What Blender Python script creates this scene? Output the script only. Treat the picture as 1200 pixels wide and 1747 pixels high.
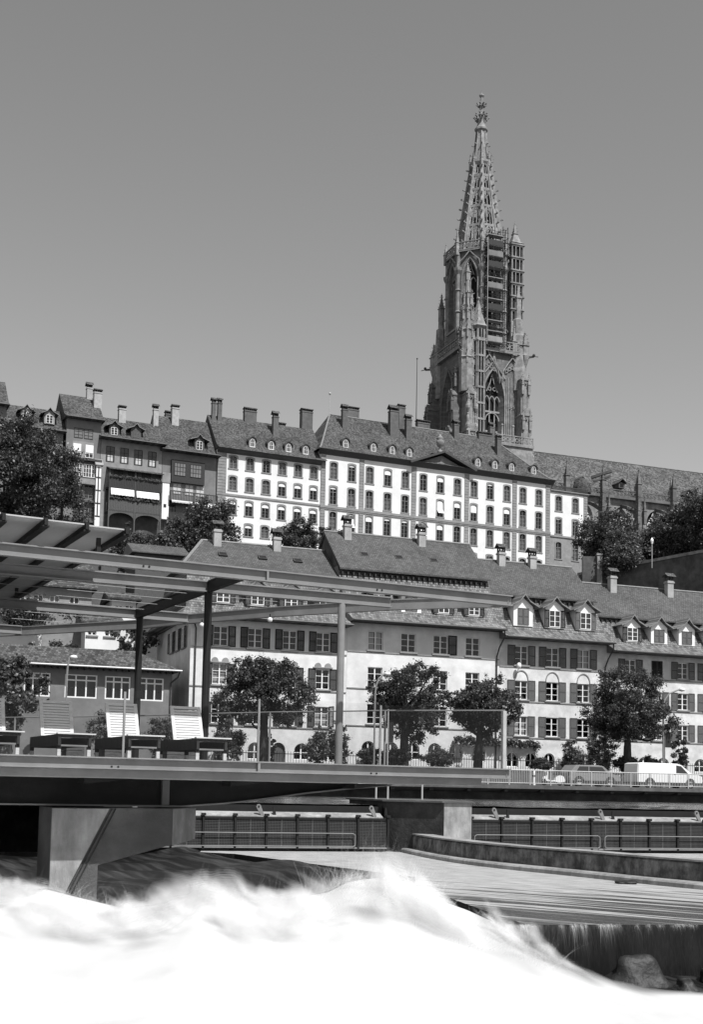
import bpy, math, random
import numpy as np
from mathutils import Vector, Matrix

for o in list(bpy.data.objects): bpy.data.objects.remove(o)
S = bpy.context.scene
COL = S.collection
R = math.radians
random.seed(5); RNG = np.random.default_rng(5)

# ------------------------------------------------------------------ camera, sky, sun, exposure
cam_d = bpy.data.cameras.new('camera'); cam = bpy.data.objects.new('camera', cam_d); COL.objects.link(cam)
S.camera = cam
PITCH, ROLL, FPX = R(4.8), .02, 2130.
cam.rotation_euler = (Matrix.Rotation(math.pi/2+PITCH, 3, 'X') @ Matrix.Rotation(ROLL, 3, 'Z')).to_euler()
cam_d.sensor_fit = 'HORIZONTAL'; cam_d.sensor_width = 36; cam_d.lens = 36*FPX/1200
cam_d.shift_y = ((1342-FPX*math.tan(PITCH))-873.5)/1200
cam_d.clip_start = .1; cam_d.clip_end = 5000
SUN_AZ, SUN_EL = R(34), R(56)           # azimuth from the camera's back towards the right
sunv = Vector((math.sin(SUN_AZ)*math.cos(SUN_EL), -math.cos(SUN_AZ)*math.cos(SUN_EL), math.sin(SUN_EL)))
W = bpy.data.worlds.new('World'); S.world = W; W.use_nodes = True
nt = W.node_tree; nt.nodes.clear()
sky = nt.nodes.new('ShaderNodeTexSky'); sky.sky_type = 'NISHITA'; sky.sun_disc = False
sky.sun_elevation = SUN_EL; sky.sun_rotation = math.atan2(sunv.x, sunv.y)
sky.altitude = 500; sky.air_density = 2.5; sky.dust_density = .4; sky.ozone_density = 1
sep = nt.nodes.new('ShaderNodeSeparateColor'); comb = nt.nodes.new('ShaderNodeCombineColor')
bg = nt.nodes.new('ShaderNodeBackground'); outw = nt.nodes.new('ShaderNodeOutputWorld')
nt.links.new(sky.outputs[0], sep.inputs[0])
# panchromatic film behind a yellow filter: mostly the red and green of the sky
m1 = nt.nodes.new('ShaderNodeMath'); m1.operation = 'MULTIPLY'; m1.inputs[1].default_value = .95
m2 = nt.nodes.new('ShaderNodeMath'); m2.operation = 'MULTIPLY_ADD'; m2.inputs[1].default_value = .05
nt.links.new(sep.outputs[0], m1.inputs[0]); nt.links.new(sep.outputs[1], m2.inputs[0]); nt.links.new(m1.outputs[0], m2.inputs[2])
for i in range(3): nt.links.new(m2.outputs[0], comb.inputs[i])
nt.links.new(comb.outputs[0], bg.inputs[0]); bg.inputs[1].default_value = .096
nt.links.new(bg.outputs[0], outw.inputs[0])
sl = bpy.data.lights.new('sun', 'SUN'); sl.energy = 5; sl.angle = R(.5); sl.color = (1, 1, 1)
so = bpy.data.objects.new('sun', sl); COL.objects.link(so); so.rotation_euler = (-sunv).to_track_quat('-Z', 'Y').to_euler()
so.location = (60, -60, 150)
S.view_settings.view_transform = 'Standard'; S.view_settings.look = 'None'; S.view_settings.gamma = 1
S.view_settings.exposure = .2; S.view_settings.use_curve_mapping = False
S.render.engine = 'CYCLES'
S.cycles.max_bounces = 8; S.cycles.diffuse_bounces = 2; S.cycles.transparent_max_bounces = 96

# ------------------------------------------------------------------ materials (a black-and-white film: greys only)
def g3(v): return (v, v, v, 1)
def newmat(name):
    m = bpy.data.materials.new(name); m.use_nodes = True
    n = m.node_tree; b = n.nodes['Principled BSDF']
    return m, n, b
def mat(name, v, rough=.8, var=.25, scale=3., bump=0., bscale=30., metal=0., spec=.3, stretch=None, stain=0., stscale=.35):
    m, n, b = newmat(name)
    tc = n.nodes.new('ShaderNodeTexCoord'); src = tc.outputs['Object']
    if stretch:
        mp = n.nodes.new('ShaderNodeMapping'); mp.inputs['Scale'].default_value = stretch
        n.links.new(src, mp.inputs[0]); src = mp.outputs[0]
    nz = n.nodes.new('ShaderNodeTexNoise'); nz.inputs['Scale'].default_value = scale; nz.inputs['Detail'].default_value = 6
    nz.inputs['Roughness'].default_value = .6
    n.links.new(src, nz.inputs['Vector'])
    mr = n.nodes.new('ShaderNodeMapRange'); mr.inputs[1].default_value = .25; mr.inputs[2].default_value = .75
    mr.inputs[3].default_value = v*(1-var); mr.inputs[4].default_value = v*(1+var)
    n.links.new(nz.outputs[0], mr.inputs[0]); out = mr.outputs[0]
    if stain:
        n2 = n.nodes.new('ShaderNodeTexNoise'); n2.inputs['Scale'].default_value = stscale; n2.inputs['Detail'].default_value = 8
        n2.inputs['Roughness'].default_value = .65
        n.links.new(tc.outputs['Object'], n2.inputs['Vector'])
        r2 = n.nodes.new('ShaderNodeMapRange'); r2.inputs[1].default_value = .42; r2.inputs[2].default_value = .62
        r2.inputs[3].default_value = 1-stain; r2.inputs[4].default_value = 1
        n.links.new(n2.outputs[0], r2.inputs[0])
        mu = n.nodes.new('ShaderNodeMath'); mu.operation = 'MULTIPLY'; n.links.new(out, mu.inputs[0]); n.links.new(r2.outputs[0], mu.inputs[1]); out = mu.outputs[0]
    n.links.new(out, b.inputs['Base Color'])
    b.inputs['Roughness'].default_value = rough; b.inputs['Metallic'].default_value = metal
    b.inputs['Specular IOR Level'].default_value = spec
    if bump:
        nb = n.nodes.new('ShaderNodeTexNoise'); nb.inputs['Scale'].default_value = bscale; nb.inputs['Detail'].default_value = 5
        n.links.new(src, nb.inputs['Vector'])
        bp = n.nodes.new('ShaderNodeBump'); bp.inputs['Strength'].default_value = bump; bp.inputs['Distance'].default_value = .05
        n.links.new(nb.outputs[0], bp.inputs['Height']); n.links.new(bp.outputs[0], b.inputs['Normal'])
    return m
def tile_mat(name, v, tw, th, var=.5, bump=.8, patch=.3):
    """clay roof tiles: courses follow the local height of the roof"""
    m, n, b = newmat(name)
    tc = n.nodes.new('ShaderNodeTexCoord'); sp = n.nodes.new('ShaderNodeSeparateXYZ'); n.links.new(tc.outputs['Object'], sp.inputs[0])
    cb = n.nodes.new('ShaderNodeCombineXYZ'); n.links.new(sp.outputs[0], cb.inputs[0]); n.links.new(sp.outputs[2], cb.inputs[1])
    br = n.nodes.new('ShaderNodeTexBrick'); n.links.new(cb.outputs[0], br.inputs['Vector'])
    br.inputs['Scale'].default_value = 1; br.inputs['Brick Width'].default_value = tw; br.inputs['Row Height'].default_value = th
    br.inputs['Mortar Size'].default_value = .016; br.inputs['Mortar Smooth'].default_value = .6; br.inputs['Bias'].default_value = 0
    br.inputs['Color1'].default_value = g3(v*(1-var)); br.inputs['Color2'].default_value = g3(v*(1+var)); br.inputs['Mortar'].default_value = g3(v*.45)
    nz = n.nodes.new('ShaderNodeTexNoise'); nz.inputs['Scale'].default_value = .45; nz.inputs['Detail'].default_value = 9; nz.inputs['Roughness'].default_value = .7
    n.links.new(tc.outputs['Object'], nz.inputs['Vector'])
    mr = n.nodes.new('ShaderNodeMapRange'); mr.inputs[1].default_value = .3; mr.inputs[2].default_value = .7
    mr.inputs[3].default_value = 1-patch; mr.inputs[4].default_value = 1+patch
    n.links.new(nz.outputs[0], mr.inputs[0])
    mx = n.nodes.new('ShaderNodeVectorMath'); mx.operation = 'SCALE'; n.links.new(br.outputs[0], mx.inputs[0]); n.links.new(mr.outputs[0], mx.inputs['Scale'])
    n.links.new(mx.outputs[0], b.inputs['Base Color']); b.inputs['Roughness'].default_value = .85; b.inputs['Specular IOR Level'].default_value = .2
    bp = n.nodes.new('ShaderNodeBump'); bp.inputs['Strength'].default_value = bump; bp.inputs['Distance'].default_value = .04
    n.links.new(br.outputs['Fac'], bp.inputs['Height']); bp.invert = True; n.links.new(bp.outputs[0], b.inputs['Normal'])
    return m
def ashlar_mat(name, v, bw, bh, var=.18, stain=.35):
    m, n, b = newmat(name)
    tc = n.nodes.new('ShaderNodeTexCoord'); sp = n.nodes.new('ShaderNodeSeparateXYZ'); n.links.new(tc.outputs['Object'], sp.inputs[0])
    ad = n.nodes.new('ShaderNodeMath'); ad.operation = 'ADD'; n.links.new(sp.outputs[0], ad.inputs[0]); n.links.new(sp.outputs[1], ad.inputs[1])
    cb = n.nodes.new('ShaderNodeCombineXYZ'); n.links.new(ad.outputs[0], cb.inputs[0]); n.links.new(sp.outputs[2], cb.inputs[1])
    br = n.nodes.new('ShaderNodeTexBrick'); n.links.new(cb.outputs[0], br.inputs['Vector'])
    br.inputs['Scale'].default_value = 1; br.inputs['Brick Width'].default_value = bw; br.inputs['Row Height'].default_value = bh
    br.inputs['Mortar Size'].default_value = .03; br.inputs['Mortar Smooth'].default_value = .5
    br.inputs['Color1'].default_value = g3(v*(1-var)); br.inputs['Color2'].default_value = g3(v*(1+var)); br.inputs['Mortar'].default_value = g3(v*.7)
    nz = n.nodes.new('ShaderNodeTexNoise'); nz.inputs['Scale'].default_value = .3; nz.inputs['Detail'].default_value = 9; nz.inputs['Roughness'].default_value = .7
    n.links.new(tc.outputs['Object'], nz.inputs['Vector'])
    mr = n.nodes.new('ShaderNodeMapRange'); mr.inputs[1].default_value = .35; mr.inputs[2].default_value = .65
    mr.inputs[3].default_value = 1-stain; mr.inputs[4].default_value = 1.1
    n.links.new(nz.outputs[0], mr.inputs[0])
    mx = n.nodes.new('ShaderNodeVectorMath'); mx.operation = 'SCALE'; n.links.new(br.outputs[0], mx.inputs[0]); n.links.new(mr.outputs[0], mx.inputs['Scale'])
    n.links.new(mx.outputs[0], b.inputs['Base Color']); b.inputs['Roughness'].default_value = .9; b.inputs['Specular IOR Level'].default_value = .15
    return m
def glass_mat(name, tint, gloss, rough=.02):
    m = bpy.data.materials.new(name); m.use_nodes = True; n = m.node_tree; n.nodes.clear()
    t = n.nodes.new('ShaderNodeBsdfTransparent'); t.inputs[0].default_value = g3(tint)
    gl = n.nodes.new('ShaderNodeBsdfGlossy'); gl.inputs[0].default_value = g3(.9); gl.inputs['Roughness'].default_value = rough
    mx = n.nodes.new('ShaderNodeMixShader'); mx.inputs[0].default_value = gloss
    o = n.nodes.new('ShaderNodeOutputMaterial')
    n.links.new(t.outputs[0], mx.inputs[1]); n.links.new(gl.outputs[0], mx.inputs[2]); n.links.new(mx.outputs[0], o.inputs[0])
    return m
def leaf_mat(name, v, var=.6, trans=.25):
    m = bpy.data.materials.new(name); m.use_nodes = True; n = m.node_tree; b = n.nodes['Principled BSDF']
    tc = n.nodes.new('ShaderNodeTexCoord'); nz = n.nodes.new('ShaderNodeTexNoise'); nz.inputs['Scale'].default_value = 1.7; nz.inputs['Detail'].default_value = 4
    n.links.new(tc.outputs['Object'], nz.inputs['Vector'])
    mr = n.nodes.new('ShaderNodeMapRange'); mr.inputs[1].default_value = .3; mr.inputs[2].default_value = .7
    mr.inputs[3].default_value = v*(1-var); mr.inputs[4].default_value = v*(1+var); n.links.new(nz.outputs[0], mr.inputs[0])
    n.links.new(mr.outputs[0], b.inputs['Base Color']); b.inputs['Roughness'].default_value = .45; b.inputs['Specular IOR Level'].default_value = .45
    tr = n.nodes.new('ShaderNodeBsdfTranslucent'); n.links.new(mr.outputs[0], tr.inputs[0])
    mx = n.nodes.new('ShaderNodeMixShader'); mx.inputs[0].default_value = trans
    o = n.nodes['Material Output']; n.links.new(b.outputs[0], mx.inputs[1]); n.links.new(tr.outputs[0], mx.inputs[2]); n.links.new(mx.outputs[0], o.inputs[0])
    return m

M = {
 'plaster': mat('pale_plaster', .74, .9, .07, 1.2, .25, 14, stain=.2, stscale=.55),
 'plaster2': mat('pale_plaster_b', .68, .9, .08, 1.2, .25, 14, stain=.24, stscale=.6),
 'white': mat('white_limewash', .77, .9, .05, .8, .1, 10, stain=.12, stscale=.3),
 'whitepaint': mat('white_paint', .8, .5, .05, 6),
 'grey': mat('grey_render', .2, .9, .12, 1.5, .2, 14, stain=.2),
 'greymid': mat('grey_sandstone', .27, .9, .15, 1.4, .2, 10, stain=.15),
 'dark': mat('dark_timber', .035, .7, .4, 4, .3, 30, stretch=(6, 6, .8)),
 'timber': mat('weathered_timber', .09, .8, .4, 5, .4, 25, stretch=(8, 8, .7)),
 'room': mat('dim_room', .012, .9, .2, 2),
 'curtain': mat('net_curtain', .5, .9, .2, 2, stretch=(14, 14, .4)),
 'glass': glass_mat('window_glass', .8, .035),
 'balglass': glass_mat('balustrade_glass', .91, .008),
 'shutter': mat('painted_shutter', .022, .6, .25, 5),
 'shutterg': mat('grey_shutter', .085, .6, .2, 5),
 'tile': tile_mat('old_clay_tiles', .108, .19, .11, .25, .9, .25),
 'tilesteep': tile_mat('scalloped_wall_tiles', .16, .22, .2, .45, 1., .25),
 'tiledark': tile_mat('dark_clay_tiles', .085, .22, .16, .55, .8, .4),
 'tilechurch': tile_mat('church_roof_tiles', .1, .3, .24, .6, .8, .4),
 'tin': mat('gutter_tin', .07, .5, .2, 6, metal=.3),
 'lead': mat('ridge_lead', .2, .7, .3, 4),
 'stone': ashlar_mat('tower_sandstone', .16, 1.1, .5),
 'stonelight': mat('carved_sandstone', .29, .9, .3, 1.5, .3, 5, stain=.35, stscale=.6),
 'stonedark': mat('dark_sandstone', .11, .9, .4, 1., .3, 6, stain=.4),  # dark stone; also holds the shade behind the hill house balconies
 'brick': mat('chimney_render', .13, .9, .25, 2, .3, 12, stain=.2),
 'brickl': mat('pale_chimney_render', .4, .9, .2, 2, .3, 12, stain=.2),
 'leaf': leaf_mat('lime_leaves', .075, .4), 'leafd': leaf_mat('dark_leaves', .065, .4), 'leafl': leaf_mat('pale_leaves', .09, .4),
 'bark': mat('bark', .06, .95, .4, 6, .8, 20, stretch=(3, 3, .6)),
 'grass': mat('rough_grass', .055, .95, .5, 3, .8, 12),
 'asphalt': mat('asphalt', .06, .9, .2, 4, .3, 60),
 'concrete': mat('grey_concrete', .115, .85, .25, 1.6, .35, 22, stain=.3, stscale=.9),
 'concdark': mat('dark_concrete', .05, .7, .5, 1.4, .5, 9, stain=.45, stscale=1.1),  # dark concrete; the weir pier's shaded sides are put into it
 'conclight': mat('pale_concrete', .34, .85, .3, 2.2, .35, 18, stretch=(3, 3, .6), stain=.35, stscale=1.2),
 'wetwall': mat('mossy_concrete', .2, .75, .55, 3, .9, 9, stretch=(2.5, 2.5, .8), stain=.7, stscale=2.2),
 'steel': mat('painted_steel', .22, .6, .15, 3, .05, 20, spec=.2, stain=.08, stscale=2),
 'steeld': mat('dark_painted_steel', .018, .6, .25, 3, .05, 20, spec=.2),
 'meshwire': mat('dull_mesh_wire', .075, .6, .2, 4, spec=.2),
 'galv': mat('galvanised_steel', .42, .5, .15, 4, metal=.2, spec=.5),
 'wire': mat('tension_wire', .3, .4, .1, 3, metal=.4),
 'canvas': mat('awning_canvas', .42, .9, .12, 1.2, .1, 20, stretch=(1, .25, 1)),
 'teak': mat('bleached_teak', .62, .8, .2, 3, .2, 30, stretch=(.6, 6, 6)),
 'black': mat('black_rubber', .02, .7, .2, 5),
 'van': mat('white_car_paint', .8, .25, .02, 2, spec=.5),
 'greycar': mat('grey_car_paint', .22, .3, .05, 2, spec=.5),
 'carglass': mat('car_glass', .02, .05, .05, 2, spec=.6),
 'awn': mat('white_awning_cloth', .8, .9, .05, 3),
 'lampw': mat('lamp_glass', .75, .3, .03, 3),
 'wetblack': mat('wet_black_ledge', .012, .4, .6, 2, .6, 6, spec=.25, stretch=(4, 4, .5)),
 'rock': mat('wet_rock', .012, .6, .5, 2.5, .9, 5, spec=.5),
}

# ------------------------------------------------------------------ mesh builder
class MB:
    def __init__(s): s.v = []; s.f = []; s.m = []; s.M = Matrix.Identity(4)
    def add(s, vs, fs, m=0):
        b = len(s.v); s.v += [tuple(s.M @ Vector(p)) for p in vs]
        s.f += [tuple(b+i for i in f) for f in fs]; s.m += [m]*len(fs); return s
    def quad(s, a, b, c, d, m=0): return s.add([a, b, c, d], [(0, 1, 2, 3)], m)
    def box(s, x0, x1, y0, y1, z0, z1, m=0):
        return s.add([(x0,y0,z0),(x1,y0,z0),(x1,y1,z0),(x0,y1,z0),(x0,y0,z1),(x1,y0,z1),(x1,y1,z1),(x0,y1,z1)],
                     [(0,3,2,1),(4,5,6,7),(0,1,5,4),(1,2,6,5),(2,3,7,6),(3,0,4,7)], m)
    def bar(s, p, q, w, h, m=0):
        """box of section w x h running from p to q (h along z as far as it can)"""
        p, q = Vector(p), Vector(q); d = (q-p).normalized(); up = Vector((0,0,1)) if abs(d.z) < .95 else Vector((0,1,0))
        a = d.cross(up).normalized()*w/2; b = a.cross(d).normalized()*h/2
        vs = [p-a-b, p+a-b, p+a+b, p-a+b, q-a-b, q+a-b, q+a+b, q-a+b]
        return s.add(vs, [(0,1,2,3),(7,6,5,4),(0,4,5,1),(1,5,6,2),(2,6,7,3),(3,7,4,0)], m)
    def prism(s, pts, axis, a, b, m=0, mc=None):
        """pts in the plane across `axis`, extruded from a to b; mc = material of the two caps"""
        def P(p, t): return (t, p[0], p[1]) if axis == 'x' else (p[0], t, p[1]) if axis == 'y' else (p[0], p[1], t)
        n = len(pts); vs = [P(p, a) for p in pts]+[P(p, b) for p in pts]
        s.add(vs, [(i, (i+1) % n, n+(i+1) % n, n+i) for i in range(n)], m)
        s.add(vs, [tuple(range(n-1, -1, -1)), tuple(range(n, 2*n))], m if mc is None else mc); return s
    def tube(s, p, q, r, n=6, r2=None, m=0, caps=True):
        p, q = Vector(p), Vector(q); d = (q-p).normalized(); up = Vector((0,0,1)) if abs(d.z) < .95 else Vector((1,0,0))
        a = d.cross(up).normalized(); b = a.cross(d); r2 = r if r2 is None else r2
        vs = [p+(a*math.cos(t)+b*math.sin(t))*r for t in [2*math.pi*i/n for i in range(n)]]
        vs += [q+(a*math.cos(t)+b*math.sin(t))*r2 for t in [2*math.pi*i/n for i in range(n)]]
        fs = [(i, (i+1) % n, n+(i+1) % n, n+i) for i in range(n)]
        if caps: fs += [tuple(range(n-1, -1, -1)), tuple(range(n, 2*n))]
        return s.add(vs, fs, m)
    def path(s, pts, r, n=6, m=0):
        for a, b in zip(pts[:-1], pts[1:]): s.tube(a, b, r, n, m=m)
        return s
    def lathe(s, prof, n=8, c=(0,0,0), m=0, rot=0):
        vs = []
        for (r, z) in prof: vs += [(c[0]+r*math.cos(rot+2*math.pi*i/n), c[1]+r*math.sin(rot+2*math.pi*i/n), c[2]+z) for i in range(n)]
        fs = []
        for k in range(len(prof)-1):
            fs += [(k*n+i, k*n+(i+1) % n, (k+1)*n+(i+1) % n, (k+1)*n+i) for i in range(n)]
        fs += [tuple(range(n-1, -1, -1)), tuple((len(prof)-1)*n+i for i in range(n))]
        return s.add(vs, fs, m)
    def ball(s, c, r, m=0, n=8, k=5, sz=1):
        return s.lathe([(max(.001, r*math.sin(math.pi*i/k)), -r*sz*math.cos(math.pi*i/k)) for i in range(k+1)], n, c, m)
    def mesh(s, name, mats, smooth=False):
        me = bpy.data.meshes.new(name); me.from_pydata(s.v, [], s.f)
        for mm in mats: me.materials.append(mm)
        me.polygons.foreach_set('material_index', s.m)
        if smooth: me.polygons.foreach_set('use_smooth', [True]*len(s.f))
        me.update(); return me
    def build(s, name, mats, parent=None, loc=(0,0,0), rz=0, smooth=False):
        if not isinstance(mats, (list, tuple)): mats = [mats]
        return obj(name, s.mesh(name, mats, smooth), parent, loc, rz)
def obj(name, me, parent=None, loc=(0,0,0), rz=0):
    o = bpy.data.objects.new(name, me); COL.objects.link(o); o.parent = parent; o.location = loc; o.rotation_euler = (0, 0, rz); return o
def tag(o, label, cat, group=None):
    o['label'] = label; o['category'] = cat
    if group: o['group'] = group
    return o
def struct(o): o['kind'] = 'structure'; return o
def thing(name, label, cat, loc=(0,0,0), rz=0, group=None): return tag(obj(name, None, None, loc, rz), label, cat, group)
CACHE = {}
def cached(key, fn):
    if key not in CACHE: CACHE[key] = fn()
    return CACHE[key]
def npmesh(name, co, quads, mats):
    me = bpy.data.meshes.new(name); n = len(co); k = len(quads)
    me.vertices.add(n); me.vertices.foreach_set('co', np.ascontiguousarray(co, dtype=np.float32).ravel())
    w = quads.shape[1]
    me.loops.add(k*w); me.loops.foreach_set('vertex_index', quads.astype(np.int32).ravel())
    me.polygons.add(k); me.polygons.foreach_set('loop_start', np.arange(0, k*w, w, dtype=np.int32))
    me.polygons.foreach_set('loop_total', np.full(k, w, dtype=np.int32))
    for m in mats: me.materials.append(m)
    me.update(calc_edges=True); return me
class Frame:
    """a plan frame: origin on the ground, u along a front, v into the depth"""
    def __init__(s, x, y, deg): s.o = Vector((x, y, 0)); s.a = R(deg); s.d = Vector((math.cos(s.a), math.sin(s.a), 0)); s.n = Vector((-s.d.y, s.d.x, 0))
    def p(s, u, v, z=0): return s.o+s.d*u+s.n*v+Vector((0, 0, z))
ROW = Frame(-11.865, 91, 20); PAL = Frame(-20.8, 187, 24); TER = Frame(-4.954, 17.7, 27)
QUAY = Frame(10.04, 80, 20); GATE = Frame(-4.91, 42, 16); CHU = Frame(37.485, 255, 21); TOW = Frame(24.8, 250, 21)
def fthing(fr, name, label, cat, u, v, z, group=None): return thing(name, label, cat, fr.p(u, v, z), fr.a, group)

# ------------------------------------------------------------------ pieces shared by the buildings
def arc(cx, cz, rx, rz, a0, a1, n): return [(cx+rx*math.cos(R(a0+(a1-a0)*i/n)), cz+rz*math.sin(R(a0+(a1-a0)*i/n))) for i in range(n+1)]
def wall(mb, x0, x1, z0, z1, holes, y=0., depth=.3):
    """wall face with real openings; hole = (xa, xb, za, zb[, 'arch']); the back of a hole is a dim room (material 1)"""
    xs = sorted({x0, x1, *[h[0] for h in holes], *[h[1] for h in holes]}); zs = sorted({z0, z1, *[h[2] for h in holes], *[h[3] for h in holes]})
    for i in range(len(xs)-1):
        for k in range(len(zs)-1):
            cx, cz = (xs[i]+xs[i+1])/2, (zs[k]+zs[k+1])/2
            if any(h[0] < cx < h[1] and h[2] < cz < h[3] for h in holes): continue
            mb.quad((xs[i], y, zs[k]), (xs[i+1], y, zs[k]), (xs[i+1], y, zs[k+1]), (xs[i], y, zs[k+1]))
    for h in holes:
        a, b, c, d = h[:4]; y2 = y+depth; y3 = y+depth+.5
        mb.quad((a,y,c),(a,y2,c),(a,y2,d),(a,y,d)); mb.quad((b,y,d),(b,y2,d),(b,y2,c),(b,y,c))
        mb.quad((a,y,d),(a,y2,d),(b,y2,d),(b,y,d)); mb.quad((a,y,c),(b,y,c),(b,y2,c),(a,y2,c))
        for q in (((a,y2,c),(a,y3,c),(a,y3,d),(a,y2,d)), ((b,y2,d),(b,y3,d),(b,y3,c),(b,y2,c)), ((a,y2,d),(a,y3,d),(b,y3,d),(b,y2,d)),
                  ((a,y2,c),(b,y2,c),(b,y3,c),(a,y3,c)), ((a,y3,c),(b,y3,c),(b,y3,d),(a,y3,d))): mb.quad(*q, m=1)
        if len(h) > 4:
            r = (b-a)/2; cx = (a+b)/2; pts = arc(cx, d-r, r, r, 180, 0, 12)
            mb.add([(a, y, d)]+[(p[0], y, p[1]) for p in pts[:7]], [tuple(range(7, -1, -1))])
            mb.add([(b, y, d)]+[(p[0], y, p[1]) for p in pts[6:]], [tuple(range(7, -1, -1))])
            for p, q in zip(pts[:-1], pts[1:]): mb.quad((p[0], y, p[1]), (q[0], y, q[1]), (q[0], y2, q[1]), (p[0], y2, p[1]))
def casement(parent, x, z, w, h, y=.1, sill=True, rows=3, dark=False, curtain=0, rz=0, name='window', framemat=None, open_leaf=False, sillmat=None, yy=0.):
    """two-leaf window: frame with glazing bars, one pane per light, sill"""
    fm = framemat or M['whitepaint']
    def fr():
        b = MB(); t = .055
        b.box(-w/2, -w/2+t, y, y+.06, 0, h); b.box(w/2-t, w/2, y, y+.06, 0, h); b.box(-w/2+t, w/2-t, y, y+.06, 0, t); b.box(-w/2+t, w/2-t, y, y+.06, h-t, h)
        b.box(-.045, .045, y-.01, y+.06, t, h-t)
        for k in range(1, rows):
            zz = h*k/rows
            b.box(-w/2+t, -.045, y+.005, y+.05, zz-.018, zz+.018); b.box(.045, w/2-t, y+.005, y+.05, zz-.018, zz+.018)
        return b.mesh(name, [fm])
    o = obj(name, cached(('cf', w, h, rows, y, fm.name), fr), parent, (x, yy, z), rz)
    pw, ph = w/2-.1, h/rows-.035
    def pane():
        return MB().quad((-pw/2, y+.03, -ph/2), (pw/2, y+.03, -ph/2), (pw/2, y+.03, ph/2), (-pw/2, y+.03, ph/2)).mesh('pane', [M['glass']])
    pm = cached(('pane', w, h, rows, y), pane)
    for sx in (-1, 1):
        for k in range(rows):
            p = obj('pane', pm, o, (sx*(w/4-.005), 0, h*(k+.5)/rows))
    if sill:
        sm = sillmat or M['greymid']
        obj('sill', cached(('sill', w, sm.name), lambda: MB().box(-w/2-.14, w/2+.14, -.12, .1, -.12, -.004).mesh('sill', [sm])), o)
    if curtain:
        def cu():
            b = MB(); n = 14
            for sgn in (-1, 1):
                for i in range(n):
                    xa = -w/2+.05+(w*.42)*i/n*1.; xb = -w/2+.05+(w*.42)*(i+1)/n
                    if sgn > 0: xa, xb = -xb, -xa
                    ya = y+.2+.03*(i % 2); yb = y+.2+.03*((i+1) % 2)
                    b.quad((xa, ya, .05), (xb, yb, .05), (xb, yb, h-.06), (xa, ya, h-.06))
            return b.mesh('curtain', [M['curtain']])
        obj('curtain', cached(('cur', w, h), cu), o)
    return o
def shutter(parent, x, z, w, h, m, y=-.05, ang=0.):
    def sh():
        b = MB(); t = .07
        b.box(0, t, -.02, .02, 0, h); b.box(w-t, w, -.02, .02, 0, h)
        for zz in (0, h/2-t/2, h-t): b.box(t, w-t, -.02, .02, zz, zz+t)
        k = int(h/.085)
        for i in range(1, k):
            zz = i*h/k
            b.quad((t, -.012, zz-.03), (w-t, -.012, zz-.03), (w-t, .015, zz+.03), (t, .015, zz+.03))
        return b.mesh('shutter', [m])
    return obj('shutter', cached(('shut', w, h, m.name), sh), parent, (x, y, z), ang)
def chimney(parent, u, v, z0, z1, w, d, mm, kind='hood', capmat=None):
    b = MB().box(-w/2, w/2, -d/2, d/2, z0-2, z1)
    b.box(-w/2-.06, w/2+.06, -d/2-.06, d/2+.06, z1-.22, z1-.08)
    o = b.build('chimney', mm, parent, (u, v, 0))
    c = MB(); hh = .42
    if kind == 'hood':          # little tiled saddle roof on four stubs
        for sx in (-1, 1):
            for sy in (-1, 1): c.box(sx*w*.38-.05, sx*w*.38+.05, sy*d*.38-.05, sy*d*.38+.05, z1, z1+hh)
        c.box(-w/2+.05, w/2-.05, -d*.2, d*.2, z1, z1+.15)
        c.prism([(-d/2-.2, z1+hh-.05), (0, z1+hh+d*.62), (d/2+.2, z1+hh-.05), (0, z1+hh+d*.62-.16)], 'x', -w/2-.16, w/2+.16)
    else:                       # long flat cap with a row of flue openings
        n = max(2, int(w/.32))
        for i in range(n+1):
            xx = -w/2+.06+(w-.12)*i/n; c.box(xx-.05, xx+.05, -d/2+.02, d/2-.02, z1, z1+.28)
        c.box(-w/2-.1, w/2+.1, -d/2-.1, d/2+.1, z1+.28, z1+.4); c.prism([(-d/2-.05, z1+.4), (0, z1+.62), (d/2+.05, z1+.4)], 'x', -w/2-.04, w/2+.04)
    c.build('chimney_cap', capmat or M['tiledark'], o); return o
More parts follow.
